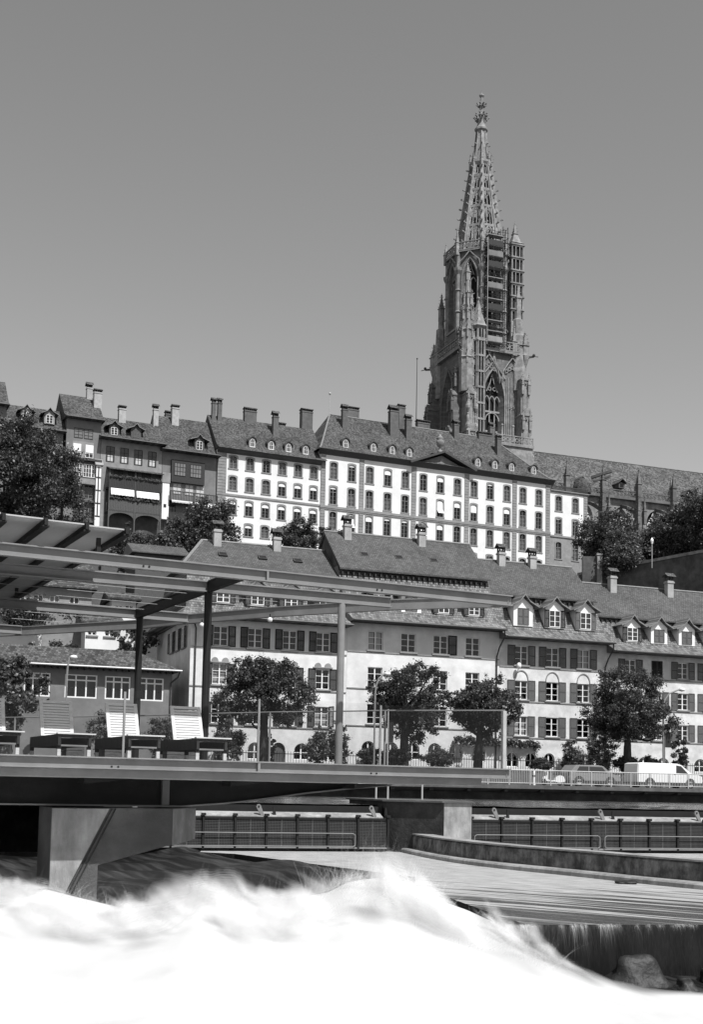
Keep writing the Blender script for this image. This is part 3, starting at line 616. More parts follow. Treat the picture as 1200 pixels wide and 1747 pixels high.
b.quad((16.7, 12, 33), (16.7, -.12, 33), (16.7, -.12, 53), (16.7, 12, 53)); b.quad((59.38, -.12, 33), (59.38, 12, 33), (59.38, 12, 53), (59.38, -.12, 53)); b.build('main_wall', [M['white'], M['room']], t)
b = MB(); wall(b, 59.4, 67.1, 43.6, 51.5, [(c-h, c+h, a, d) for c in WC for a, d in WR[:2]], y=.0)
b.quad((67.1, 0, 43.6), (67.1, 9, 43.6), (67.1, 9, 51.5), (67.1, 0, 51.5)); b.quad((59.4, 0, 51.5), (67.1, 0, 51.5), (67.1, 9, 51.5), (59.4, 9, 51.5)); b.build('right_wing_wall', [M['white'], M['room']], t)
b = MB(); wall(b, 59.4, 67.1, 33, 43.598, [(c-h, c+h, a, d) for c in WC for a, d in WR[2:]], y=.0); b.quad((67.1, 0, 33), (67.1, 9, 33), (67.1, 9, 43.6), (67.1, 0, 43.6)); b.build('right_wing_base', [M['greymid'], M['room']], t)
rnd = random.Random(3)
for i, (a, d) in enumerate(LR):
    for j, c in enumerate(LC):
        if (i, j) == (3, 0): continue
        palace_window(t, c, a, d, blind=(.3 if (i in (2, 3) or (i == 1 and j >= 3)) and rnd.random() < .85 else 0))
for i, (a, d) in enumerate(MR):
    for j, c in enumerate(MC):
        op = (i, j) in ((2, 1), (2, 5), (1, 6)); bl = .32 if (i, j) in ((0, 3), (1, 7), (1, 10), (0, 6), (2, 6), (2, 2)) else .5 if (i, j) == (1, 8) else .14 if rnd.random() < .3 else 0
        palace_window(t, c, a, d, blind=bl, opened=op, y=-.12)
for i, (a, d) in enumerate(WR):
    for c in WC: palace_window(t, c, a, d, blind=.1 if i == 1 else 0)
for u0, u1, z1, y in ((-.3, 1.1, 50.9, 0), (16.72, 17.5, 52.9, -.12), (23.35, 24.2, 52.9, -.12), (32.7, 33.6, 52.9, -.12), (42.6, 43.46, 52.9, -.12), (51.84, 52.72, 52.9, -.12), (58.5, 59.36, 52.9, -.12), (66.35, 67.09, 51.3, 0)):
    quoin(t, u0, u1, 33.5, z1, y)
MB().box(-.36, 16.68, -.14, -.004, 43.9, 44.2).build('string_course', M['greymid'], t)
MB().box(16.6, 59.42, -.34, -.125, 43.75, 44.12).box(16.6, 59.42, -.28, -.124, 43.55, 43.749).build('string_course', M['greymid'], t)
MB().box(59.43, 67.2, -.16, -.004, 43.45, 43.75).build('string_course', M['greymid'], t)
# eaves cornices
MB().prism([(-.004, 50.45), (-.25, 50.5), (-.8, 50.85), (-.95, 51.05), (-.004, 51.1)], 'x', -.4, 16.66).build('cornice', M['tin'], t)
MB().prism([(-.124, 52.3), (-.4, 52.4), (-.85, 52.8), (-1.05, 53.02), (-.124, 53.05)], 'x', 16.3, 59.9).build('cornice', M['tin'], t)
MB().prism([(-.004, 51.2), (-.35, 51.45), (-.35, 51.58), (-.004, 51.6)], 'x', 59.4, 67.35).build('cornice', M['greymid'], t)
q = MB()
for k in range(38): q.box(59.6+k*.2, 59.68+k*.2, -.1, -.02, 51.6, 52.3)
q.box(59.42, 67.3, -.14, .02, 52.3, 52.42); q.build('roof_balustrade', M['tin'], t)
# roofs
b = MB()
prof = [(-.95, 51.06), (.2, 51.75), (1.5, 53.1), (5.6, 57.75)]
for (v0, z0), (v1, z1) in zip(prof[:-1], prof[1:]): b.quad((-.45, v0, z0), (17.5, v0, z0), (17.5, v1, z1), (-.45, v1, z1))
b.quad((-.45, 5.6, 57.75), (17.5, 5.6, 57.75), (17.5, 12.2, 51.06), (-.45, 12.2, 51.06)); b.add([(-.45, v, z) for v, z in prof]+[(-.45, 12.2, 51.06)], [(4, 3, 2, 1, 0)], 1)
b.build('left_wing_roof', [M['tiledark'], M['stonedark']], t)
def ring(off, z): return [(16.0+off*.62, -1.05+off, z), (60.0-off*1.02, -1.05+off, z), (60.0-off*1.02, 15-off, z), (16.0+off*.62, 15-off, z)]
rs = [ring(0, 53.03), ring(.9, 53.5), ring(2.2, 54.8), ring(7.9, 61.15)]
b = MB()
for a, c in zip(rs[:-1], rs[1:]):
    for i in range(4): b.quad(a[i], a[(i+1) % 4], c[(i+1) % 4], c[i])
b.quad(*rs[3]); b.build('main_roof', M['tiledark'], t)
q = MB()
for i in (0, 1):
    for a, c in zip(rs[:-1], rs[1:]): q.tube(a[i], c[i], .14)
q.tube(rs[3][0], rs[3][1], .14); q.build('hip_flashing', M['lead'], t)
MB().tube((rs[3][0][0], 6.9, 61), (rs[3][0][0], 6.9, 64.6), .05, m=0).ball((rs[3][0][0], 6.9, 64.7), .22).build('roof_finial', M['galv'], t)
# central pediment
b = MB().prism([(32.6, 52.45), (43.7, 52.45), (38.15, 54.75)], 'y', -.3, 3); b.build('pediment', M['grey'], t)
b = MB()
for p, q_ in (((32.0, 52.75), (38.15, 55.2)), ((44.3, 52.75), (38.15, 55.2))):
    b.bar((p[0], -.65, p[1]), (q_[0], -.65, q_[1]), 1.3, .34); b.bar((p[0], 1.5, p[1]+.05), (q_[0], 1.5, q_[1]+.05), 4.2, .2)
b.build('pediment_cornice', M['tin'], t)
b = MB().prism([(35.6, 52.9), (40.7, 52.9), (39.6, 53.35), (38.6, 53.5), (38.15, 54.3), (37.6, 53.5), (36.6, 53.3)], 'y', -.42, -.3); b.build('carved_relief', M['stonelight'], t)
MB().lathe([(.45, 0), (.45, .3), (.2, .5), (.15, .9), (.5, 1.2), (.62, 1.7), (.62, 2.1), (.3, 2.2), (.66, 2.4), (.5, 2.6), (.15, 3.0), (.05, 3.2)], 12).build('urn', M['stonelight'], t, (37.95, .0, 55.2), smooth=True)
for u in (7.0, 10.1, 13.0, 15.9): arched_dormer(t, u-1.6, .55, 52.05)
for u in (21.3, 26.2, 29.6, 32.7, 45.6, 48.9, 52.2, 56.6): arched_dormer(t, u-.15, .5, 54.0)
for a in ((.35, 4.9, 57.0, 59.6, .65, .6, 'hood'), (1.3, 4.9, 57.0, 59.7, .65, .6, 'hood'), (6.6, 5.6, 57, 59.3, 2.0, .9, 'flat'), (10.2, 3.6, 55, 58.4, .9, .8, 'hood'), (13.0, 8, 57, 58.4, 1.0, .8, 'flat'),
          (22.6, 4.6, 57, 61.6, .9, .8, 'hood'), (18.4, 11, 57, 62.3, 1.9, 1.2, 'flat'), (25.9, 9, 60, 63.2, 2.1, 1.1, 'flat'), (31.5, 4.6, 57, 62.6, 1.5, 1.0, 'hood'), (33.9, 6.6, 59, 64.1, 1.2, 1.0, 'flat'), (34.2, 4.4, 57, 61.5, 1.0, .8, 'hood'),
          (39.0, 8.5, 60, 62.6, 2.3, 1.0, 'flat'), (44.1, 6.0, 59, 62.4, .9, .9, 'hood'), (50.2, 6.8, 58, 61.6, 2.6, 1.0, 'flat'), (51.6, 6.8, 60, 63.2, .8, .8, 'hood'), (51.3, 3.8, 56, 60.4, .85, .9, 'flat')):
    chimney(t, a[0], a[1], a[2], a[3], a[4], a[5], M['brick'], a[6])

# ------------------------------------------------------------------ old houses on the hill at the left
def box_window(t, u, z, w, h, fm, pm, v=0., n=2, name='window', m=2):
    b = MB(); f = .07; y = v
    b.box(-w/2, -w/2+f, y-.06, y-.004, 0, h); b.box(w/2-f, w/2, y-.06, y-.004, 0, h); b.box(-w/2+f, w/2-f, y-.06, y-.004, 0, f); b.box(-w/2+f, w/2-f, y-.06, y-.004, h-f, h)
    for i in range(1, n): x = -w/2+w*i/n; b.box(x-.035, x+.035, y-.06, y-.004, f, h-f)
    for i in range(1, m+1): b.box(-w/2+f, w/2-f, y-.05, y-.02, h*i/(m+1)-.02, h*i/(m+1)+.02)
    o = b.build(name, fm, t, (u, 0, z)); MB().quad((-w/2+f, y-.012, f), (w/2-f, y-.012, f), (w/2-f, y-.012, h-f), (-w/2+f, y-.012, h-f)).build('pane', pm, o); return o
def hill_house(label, u0, u1, z0, eave, ridge, vr, wallm, over=1.0):
    t = fthing(PAL, 'hill_house', label, 'house', u0, 0, 0, 'old houses on the hill'); L = u1-u0
    MB().prism([(0, z0), (2*vr, z0), (2*vr, eave), (0, eave)], 'x', 0, L).build('wall', wallm, t)
    MB().prism([(-over, eave-.1), (-over, eave+.05), (.4, eave+.7), (vr, ridge), (2*vr+.5, eave)], 'x', -.35, L+.35, 0, 1).build('roof', [M['tiledark'], M['stonedark']], t)
    MB().tube((-.3, -over-.05, eave), (L+.3, -over-.05, eave), .08).build('gutter', M['tin'], t)
    return t
def balcony(t, x0, x1, z0, z1, d, m, boards=True, name='balcony'):
    b = MB().box(x0, x1, -d, -.01, z0-.12, z0); b.box(x0, x1, -d-.05, -d+.05, z1-.1, z1); n = int((x1-x0)/.24)
    for i in range(n):
        xa = x0+(x1-x0)*i/n
        if boards: b.box(xa+.01, xa+(x1-x0)/n-.01, -d-.03, -d+.03, z0, z1-.1)
        else: b.box(xa, xa+.06, -d-.03, -d+.03, z0, z1-.1)
    for x in (x0+.05, (x0+x1)/2, x1-.05): b.box(x-.08, x+.08, -d-.06, -d+.06, z0-.1, z1+.02)
    return b.build(name, m, t)
def awning(t, x0, x1, z0, z1, d, m=None):
    b = MB().prism([(-d+.0, z1), (-d+.0, z1+.04), (-d-.25, z0+.05), (-d-.25, z0)], 'x', x0, x1); n = int((x1-x0)/.25)
    for i in range(n): xa = x0+(x1-x0)*i/n; b.box(xa+.01, xa+(x1-x0)/n-.01, -d-.27, -d-.24, z0-.16+.03*(i % 2), z0+.02)
    return b.build('awning', m or M['awn'], t)
# tall narrow house
t = hill_house('tall narrow house with a high tiled roof rising out of the big tree', -23.3, -18.25, 33, 52.6, 57.5, 5, M['grey'])
box_window(t, 1.75, 49.8, 1.3, 1.45, M['dark'], M['grey']); box_window(t, 3.2, 49.8, 1.3, 1.45, M['dark'], M['grey'])
MB().box(.9, 4.05, -.05, -.005, 46.9, 49.3).build('pale_panel', M['greymid'], t)
for x in (1.6, 3.4):
    o = box_window(t, x, 47.0, 1.15, 1.9, M['whitepaint'], M['carglass'], v=-.06); MB().box(-.5, .5, -.16, -.13, .75, 1.85).build('roller_blind', M['awn'], o)
MB().box(.9, 5.1, -1.1, -.01, 46.35, 46.65).build('gallery_roof', M['tiledark'], t)
MB().box(1.2, 5.05, -.95, -.02, 42.9, 43.7).build('gallery', M['greymid'], t)
for x in (1.75, 3.1, 4.3): box_window(t, x, 44.0, 1.2, 1.9, M['whitepaint'], M['glass'], v=-.6, n=3)
MB().box(1.1, 5.1, -.6, -.02, 43.7, 46.3).build('gallery_wall', M['timber'], t)
for x, z in ((3.2, 41.0), (3.9, 38.0), (1.8, 41), (2.2, 38)): box_window(t, x, z, 1.9, 2.0, M['greymid'], M['carglass'], n=3, m=3)
for zf in (40.35, 37.4): MB().box(.4, 5.05, -.6, -.02, zf, zf+.3).build('floor_ledge', M['timber'], t)
MB().box(4.3, 5.0, -1.2, -.65, 33, 45.8).build('corner_pillar', M['whitepaint'], t)
q = MB()
for k in range(4): q.box(4.29, 5.01, -1.23, -1.19, 38.2+k*1.9, 38.4+k*1.9)
q.box(4.55, 4.72, -1.23, -1.19, 38.2, 45.6); q.build('timber_framing', M['dark'], t)
MB().prism([(-1.5, 45.8), (-.5, 46.9), (-.5, 45.8)], 'x', 4.1, 5.3).build('pillar_roof', M['greymid'], t)
chimney(t, 4.1, 5, 57, 59.0, .8, .8, M['brickl']); chimney(t, 5.0, 3.2, 55.0, 57.9, 1.15, .9, M['brickl'], 'flat')
# house with two awnings
t = hill_house('old house with two white awnings over a flowered balcony', -18.2, -9.0, 33, 50.15, 54.6, 4.2, M['greymid'], 1.4)
for u in (-16.8, -14.7, -12.6, -10.5): o = box_window(t, u+18.2, 46.85, 1.25, 2.3, M['dark'], M['carglass']); MB().box(-.4, .4, -.022, -.018, .1, .95).build('curtain', M['curtain'], o)
for u in (-15.5, -13.4, -11.3):
    box_window(t, u+18.2, 44.2, 1.3, 1.5, M['timber'], M['grey'])
MB().prism([(-2.0, 45.35), (-2.0, 45.45), (-.01, 46.1), (-.01, 46.0)], 'x', .9, 9.1).build('lean_to_roof', M['tiledark'], t)
MB().box(.9, 9.0, -.9, -.02, 42.6, 42.9).build('floor_ledge', M['dark'], t)
balcony(t, 1.05, 8.9, 42.75, 44.2, 1.6, M['dark']); balcony(t, 1.05, 8.9, 39.4, 40.95, 1.6, M['timber'])
awning(t, 1.3, 4.75, 41.75, 42.6, 1.62); awning(t, 5.1, 8.5, 41.7, 42.55, 1.62)
for x in (1.1, 4.92, 8.8): MB().box(x-.09, x+.09, -1.65, -1.47, 33, 45.3).build('balcony_post', M['timber'], t)
b = MB().box(.9, 9, -.3, -.02, 33, 42.5); b.build('recess', M['stonedark'], t)  # dark slab: the shade under the balconies put into its colour
for x0, x1 in ((1.2, 4.8), (5.05, 8.7)):
    pts = arc((x0+x1)/2, 38.2, (x1-x0)/2, .9, 180, 0, 10); MB().prism([(x0, 39.25)]+[(p[0], p[1]) for p in pts]+[(x1, 39.25)], 'y', -1.6, -1.4).build('arcade_arch', M['timber'], t)
rr = random.Random(8)
for zf in (44.25, 41.05):
    q = MB()
    for k in range(130): x = rr.uniform(1.2, 8.8); s_ = rr.uniform(.06, .16); q.ball((x, -1.75+rr.uniform(-.1, .1), zf+rr.uniform(0, .3)), s_, n=5, k=3)
    q.build('flower_box', M['leafl'], t)['kind'] = 'stuff'
MB().box(9.15, 10.2, -1.0, -.02, 39.0, 44.5).build('corner_turret', M['whitepaint'], t); MB().box(9.05, 10.3, -1.1, -.02, 44.5, 46.0).build('turret_top', M['greymid'], t); box_window(t, 9.6, 40.8, .4, .45, M['dark'], M['carglass'], v=-1.0, n=1, m=0)
for u in (2.0, 5.3): gable_dormer(t, u, .6, 51.0, 52.4, 1.5, M['tiledark'], M['timber'], None, u > 5, roofh=.75, over=.55)
chimney(t, 3.85, 4, 53.5, 56.2, 1.05, .9, M['brickl'], 'flat')
# house with the dark oriel
t = hill_house('old house with a dark timber oriel and a striped awning beside the palace', -8.95, -.5, 33, 49.55, 56.4, 5.4, M['grey'], 1.3)
MB().box(1.35, 6.5, -.5, -.01, 44.9, 48.3).build('oriel', M['dark'], t)
for u in (2.65, 5.1): box_window(t, u, 45.9, 1.75, 2.0, M['dark'], M['grey'], v=-.5, n=4)
for u in (2.4, 4.3, 6.0): box_window(t, u, 43.2, 1.3, 1.6, M['greymid'], M['curtain'], n=2)
balcony(t, .95, 8.3, 41.95, 43.3, 1.5, M['dark'], False); balcony(t, .85, 8.0, 38.5, 40.05, 1.5, M['dark'])
awning(t, 1.2, 4.5, 41.65, 41.9, 1.5, M['curtain']); awning(t, 4.8, 8.1, 41.3, 41.9, 1.5)
MB().box(.5, 8.4, -.2, -.02, 33, 41.8).build('recess', M['grey'], t)
box_window(t, 1.7, 40.2, 1.0, 1.4, M['dark'], M['carglass'], v=-.2); box_window(t, 6.6, 40.1, 1.2, 1.2, M['dark'], M['carglass'], v=-.2)
MB().box(4.6, 4.8, -1.55, -1.4, 33, 42).build('balcony_post', M['timber'], t); MB().box(4.7, 5.8, -.9, -.25, 36.5, 37.9).build('pale_parapet', M['whitepaint'], t)
gable_dormer(t, 5.9, .7, 50.5, 52.1, 1.5, M['tiledark'], M['timber'], None, False, roofh=.8, over=.8)
MB().prism([(0, 49.6), (5.2, 56.2), (10.4, 49.6)], 'x', -.42, -.36).build('gable_wall', M['timber'], t)
chimney(t, -.2, 4, 54.0, 56.9, .75, .7, M['brickl']); chimney(t, 3.0, 4.6, 54.5, 57.7, 1.1, .9, M['brickl'], 'flat'); chimney(t, 2.4, 6.6, 54.5, 57.2, .8, .8, M['brick'], 'flat')
# roof behind the tree and the corner house
t = hill_house('low tiled house with two gabled dormers half hidden by the big tree', -31.6, -23.75, 33, 50.2, 54.3, 3.4, M['grey'])
for u in (2.6, 5.9): gable_dormer(t, u, .5, 51.4, 52.9, 1.5, M['tiledark'], M['greymid'], None, False, roofh=.8, over=.5)
t = hill_house('house at the left edge with only its roof corner above the big tree', -44, -31.9, 33, 53.0, 58, 5, M['grey'])

# ------------------------------------------------------------------ the church tower
def pointed(w, zs, zt, n=7):
    """left-to-right points of a pointed arch of width w springing at zs, apex zt"""
    h = zt-zs; r = (w*w/4+h*h)/w; cx = -w/2+r; a1 = math.acos(max(-1, min(1, -cx/r)))
    lf = [(cx+r*math.cos(math.pi+(a1-math.pi)*i/n), zs+r*math.sin(math.pi+(a1-math.pi)*i/n)) for i in range(n+1)]
    return lf+[(-x, z) for x, z in reversed(lf[:-1])]
def arch_face(b, x0, x1, z0, z1, w, zb, zs, zt, depth, m=0, mb=1, back=True):
    """face in the plane y=0 (front towards -y) with a pointed recess"""
    A = pointed(w, zs, zt); k = len(A)//2
    b.add([(x0, 0, z0), (-w/2, 0, z0)]+[(p[0], 0, p[1]) for p in [(-w/2, zb)]+A[:k+1]]+[(0, 0, z1), (x0, 0, z1)], [tuple(range(k+6))], m)
    b.add([(x1, 0, z0), (x1, 0, z1), (0, 0, z1)]+[(p[0], 0, p[1]) for p in A[k:]+[(w/2, zb)]]+[(w/2, 0, z0)], [tuple(range(k+6))], m)
    b.quad((-w/2, 0, z0), (w/2, 0, z0), (w/2, 0, zb), (-w/2, 0, zb), m)
    O = [(-w/2, zb)]+A+[(w/2, zb)]
    s = .72                                  # splayed reveal
    for p, q in zip(O, O[1:]+O[:1]): b.quad((p[0], 0, p[1]), (q[0], 0, q[1]), (q[0]*s, depth, q[1]-(q[1]-zb)*.03), (p[0]*s, depth, p[1]-(p[1]-zb)*.03), m)
    if back: b.add([(p[0]*s, depth, p[1]-(p[1]-zb)*.03) for p in O], [tuple(range(len(O)))], mb)
def ribs(b, pts, y, r): 
    for p, q in zip(pts[:-1], pts[1:]): b.bar((p[0], y, p[1]), (q[0], y, q[1]), r, r)
def ringbar(b, cx, cz, y, rad, r, n=8, a0=0, a1=360): ribs(b, arc(cx, cz, rad, rad, a0, a1, n), y, r)
def tracery(b, w, zb, zs, zt, y, n=3, r=.16, tr=None):
    ww = w*.72
    for i in range(1, n): x = -ww/2+ww*i/n; b.box(x-r/2, x+r/2, y, y+r, zb, zs+.1)
    for i in range(n):
        cx = -ww/2+ww*(i+.5)/n; ribs(b, [(cx+p[0], p[1]) for p in pointed(ww/n, zs-.2, zs+ww/n*.75, 4)], y+r/2, r*.8)
    rr = ww*.11; ringbar(b, -ww*.16, zs+(zt-zs)*.4, y+r/2, rr, r*.7, 6); ringbar(b, ww*.16, zs+(zt-zs)*.4, y+r/2, rr, r*.7, 6); ribs(b, [(-ww*.36, zs+(zt-zs)*.3), (-ww*.12, zs+(zt-zs)*.62), (0, zs+(zt-zs)*.95)], y+r/2, r*.8); ribs(b, [(ww*.36, zs+(zt-zs)*.3), (ww*.12, zs+(zt-zs)*.62), (0, zs+(zt-zs)*.95)], y+r/2, r*.8)
    if tr: b.box(-ww/2, ww/2, y-.05, y+r+.05, tr-.18, tr+.18); ribs(b, [(p[0], p[1]) for p in pointed(ww*.9, tr-1.8, tr-.2, 5)], y, r)
def crocket(b, p, d, s):
    p = Vector(p); d = Vector(d).normalized(); b.bar(p, p+d*s, s*.35, s*.35); b.ball(p+d*s*1.05+Vector((0, 0, s*.12)), s*.33, n=5, k=3)
def pinnacle(b, x, y, z0, z1, r, cr=True, rot=R(45)):
    zs = z0+(z1-z0)*.45
    b.lathe([(r*1.4, z0), (r*1.4, zs-.2), (r*1.8, zs-.1), (r*1.8, zs+.05), (r*1.15, zs+.1), (r*.16, z1-.5)], 4, (x, y, 0), rot=rot)
    for g_ in range(4):                      # gablets
        a = rot+R(45)+g_*math.pi/2; dx, dy = math.cos(a), math.sin(a)
        b.add([(x+dx*r*1.05-dy*r*.8, y+dy*r*1.05+dx*r*.8, zs), (x+dx*r*1.05+dy*r*.8, y+dy*r*1.05-dx*r*.8, zs), (x+dx*r*.95, y+dy*r*.95, zs+r*1.9)], [(0, 1, 2)])
    n = max(2, int((z1-zs)/.8)) if cr else 0
    for i in range(n):
        f = (i+.5)/n; z = zs+.1+(z1-.6-zs)*f; rr = r*1.15*(1-f)+.1
        for g_ in range(4): a = rot+g_*math.pi/2; crocket(b, (x+rr*math.cos(a)*.9, y+rr*math.sin(a)*.9, z), (math.cos(a), math.sin(a), .3), max(.16, r*.42))
    b.ball((x, y, z1-.45), max(.13, r*.42), n=6, k=4); b.tube((x, y, z1-.6), (x, y, z1), .05, 4)
def parapet(b, x0, x1, y, z0, z1, step=.9, r=.11):
    n = max(2, int(abs(x1-x0)/step)); w = (x1-x0)/n
    b.box(x0, x1, y-.14, y+.14, z0-.05, z0+.12); b.box(x0, x1, y-.14, y+.14, z1-.12, z1+.05)
    for i in range(n+1): x = x0+i*w; b.box(x-r/2, x+r/2, y-.06, y+.06, z0+.12, z1-.12)
    for i in range(n): ringbar(b, x0+(i+.5)*w, (z0+z1)/2, y, min(w, z1-z0)*.36, r*.9, 6)
TWR = fthing(TOW, 'church_tower', 'tall gothic sandstone church tower with openwork spire above the white palace', 'tower', 0, 0, 36)
def tpart(name, b, mats): o = b.build(name, mats, TWR, (0, 0, -36)); return o
def rotz(a): return Matrix.Rotation(a, 4, 'Z')
# square stage: a face is written in a frame whose origin lies at the middle of that face
b = MB(); H = 6.7
for k in range(4):
    b.M = rotz(k*math.pi/2) @ Matrix.Translation((0, -H, 0))
    if k == 0: arch_face(b, -H, H, 36, 87.2, 4.7, 64, 77.5, 83.6, 1.1)
    elif k == 3: arch_face(b, -H, H, 36, 87.2, 5.2, 58, 77, 84, 1.6)
    else: b.quad((-H, 0, 36), (H, 0, 36), (H, 0, 87.2), (-H, 0, 87.2))
b.M = Matrix.Identity(4); b.quad((-H, -H, 87.2), (H, -H, 87.2), (H, H, 87.2), (-H, H, 87.2)); sq = tpart('square_stage', b, [M['stone'], M['room']])
b = MB(); b.M = Matrix.Translation((0, -H, 0)); tracery(b, 4.7, 64.3, 77.6, 83.4, .55, 3, .22, 75.2)
ribs(b, [(p[0], p[1]) for p in pointed(5.1, 77.5, 84.1)], -.08, .3); b.box(-2.7, -2.4, -.22, .05, 64, 77.5); b.box(2.4, 2.7, -.22, .05, 64, 77.5)
ribs(b, [(-2.6, 82), (-1.2, 83.9), (-.3, 85.2), (0, 87)], -.15, .22); ribs(b, [(2.6, 82), (1.2, 83.9), (.3, 85.2), (0, 87)], -.15, .22)
for z in (66, 67, 68, 69, 70, 71): b.box(-1.45, -.95, .5, .75, z, z+.35); b.box(-.35, .25, .5, .75, z, z+.35); b.box(.8, 1.3, .5, .75, z, z+.35)
b.build('belfry_tracery', M['stonelight'], sq)
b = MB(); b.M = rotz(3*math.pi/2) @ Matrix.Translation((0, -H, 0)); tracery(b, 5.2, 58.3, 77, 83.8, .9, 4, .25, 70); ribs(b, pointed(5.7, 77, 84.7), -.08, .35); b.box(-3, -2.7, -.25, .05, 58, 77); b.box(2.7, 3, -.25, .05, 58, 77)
b.build('west_tracery', M['stone'], sq)  # west side in darker stone: its shade is put into the colour
b = MB()                                    # shafts and string lines on the right of the front face
b.M = Matrix.Translation((0, -H, 0))
for x in (3.0, 3.35, 3.9, 4.9, 5.5): b.box(x-.09, x+.09, -.16, .02, 60, 82.5)
for x, z in ((3.7, 76.2), (4.9, 76.4)): b.bar((x-.5, -.1, z-.25), (x+.5, -.1, z+.25), .12, .14); b.bar((x-.5, -.1, z+.25), (x+.5, -.1, z-.25), .12, .14)
for cx in (-1.2, 4.1):                      # crossing ogee gables under the gallery
    ribs(b, [(cx-2.4, 81.8), (cx-2.1, 83.6), (cx-1, 85.3), (cx, 86.6), (cx+.9, 88.6)], -.35, .2); ribs(b, [(cx+2.4, 81.8), (cx+2.1, 83.6), (cx+1, 85.3), (cx, 86.6), (cx-.9, 88.6)], -.35, .2)
    for k in range(5): ringbar(b, cx-1.3+k*.65, 83.7+(.5 if k in (1, 3) else .9 if k == 2 else 0), -.2, .34, .14, 7)
    for sx in (-1, 1): b.lathe([(.1, -1.3), (.45, -.4), (.5, 0), (.2, .1)], 6, (cx+sx*2.4, -.3, 82.2))
b.build('wall_tracery', M['stonelight'], sq)
# corner buttresses
def buttress(name, cx, cy, dx, dy, steps, m, pin=True):
    """steps: (z0, z1, half width, reach from the centre line); every step ends in a weathered gable"""
    b = MB(); a = math.atan2(dy, dx)+math.pi/2; b.M = Matrix.Translation((cx, cy, 0)) @ rotz(a)
    for i, (z0, z1, hw, rc) in enumerate(steps):
        b.box(-hw, hw, -rc, .4, z0, z1)
        for sx in (-.55, .55): b.box(sx*hw-.12, sx*hw+.12, -rc-.14, -rc, z0, z1-.5)
        b.box(-hw-.14, hw+.14, -rc-.2, .4, z1-.25, z1)
        b.prism([(-hw-.14, z1), (hw+.14, z1), (0, z1+hw*1.3)], 'y', -rc-.2, .4)
        if pin:
            for sx in (-1, 1): pinnacle(b, sx*hw*.7, -rc-.15, z1-3.2, z1+1.3, .28, True)
            for k in range(3): b.ball((hw*(-.6+.6*k), -rc-.12, z1-.9), .28, n=5, k=3)
    return b.build(name, m, sq)
zst = [(36, 62, 1.25, 3.2), (62, 70, 1.1, 2.6), (70, 77.6, 1.0, 2.1), (77.6, 82.5, .75, 1.3)]
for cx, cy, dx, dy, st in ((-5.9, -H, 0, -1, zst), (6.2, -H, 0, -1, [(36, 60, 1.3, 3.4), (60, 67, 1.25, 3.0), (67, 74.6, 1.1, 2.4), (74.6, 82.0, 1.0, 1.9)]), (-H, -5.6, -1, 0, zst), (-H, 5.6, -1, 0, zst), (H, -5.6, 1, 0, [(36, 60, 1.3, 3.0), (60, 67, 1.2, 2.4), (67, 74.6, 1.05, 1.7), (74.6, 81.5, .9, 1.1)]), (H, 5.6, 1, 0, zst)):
    buttress('buttress', cx, cy, dx, dy, st, M['stone' if dx < 0 else 'stonelight'])  # west buttresses get darker stone to paint in the shaded side
# statues' canopies on the near corner, then the tall free pinnacle above it
b = MB()
for z in (66.5, 70.6, 74.5): 
    for x, y in ((-5.0, -9.0), (-6.8, -9.2)): b.lathe([(.12, -.9), (.45, -.2), (.5, .3), (.3, .9), (.05, 1.5)], 6, (x, y, z)); b.lathe([(.28, -3.0), (.3, -1.9), (.16, -1.5), (.2, -1.2), (.02, -1.0)], 6, (x, y, z))
b.build('canopies', M['stonelight'], sq)
b = MB(); x, y = -6.3, -7.3
b.lathe([(1.5, 78), (1.5, 84.6), (1.7, 84.9), (1.35, 85.2), (1.35, 90.2), (1.6, 90.5), (1.15, 90.8), (1.15, 94.2), (1.35, 94.5), (.8, 94.7), (.8, 97.9), (.95, 98.1), (.45, 98.3), (.42, 101.2)], 8, (x, y, 0), rot=R(22.5))
for r_, z in ((1.45, 86), (1.45, 91.2), (1.25, 95), (1.0, 98)):
    for k in range(8): a = R(22.5+45*k); crocket(b, (x+r_*math.cos(a), y+r_*math.sin(a), z), (math.cos(a), math.sin(a), .4), .34); pinnacle(b, x+r_*math.cos(a)*.95, y+r_*math.sin(a)*.95, z-2.4, z+.9, .17, False)
pinnacle(b, x, y, 100.8, 104.6, .42); b.build('corner_pinnacle', M['stonelight'], sq)
for sx, sy in ((-1, 1), (1, 1), (1, -1)):
    b = MB(); b.lathe([(1.9, 80), (1.9, 88.5), (1.6, 88.8), (1.5, 91.5), (1.2, 92), (1.1, 95), (.7, 95.3), (.6, 98)], 8, (sx*5.9, sy*5.7, 0)); pinnacle(b, sx*5.9, sy*5.7, 97, 103, .5); pinnacle(b, sx*6.9, sy*7.0, 87, 92.5, .6); pinnacle(b, sx*4.4, sy*7.0, 87, 93.5, .5); pinnacle(b, sx*7.0, sy*4.4, 87, 93.5, .5); b.build('corner_pinnacle', M['stonelight'], sq)
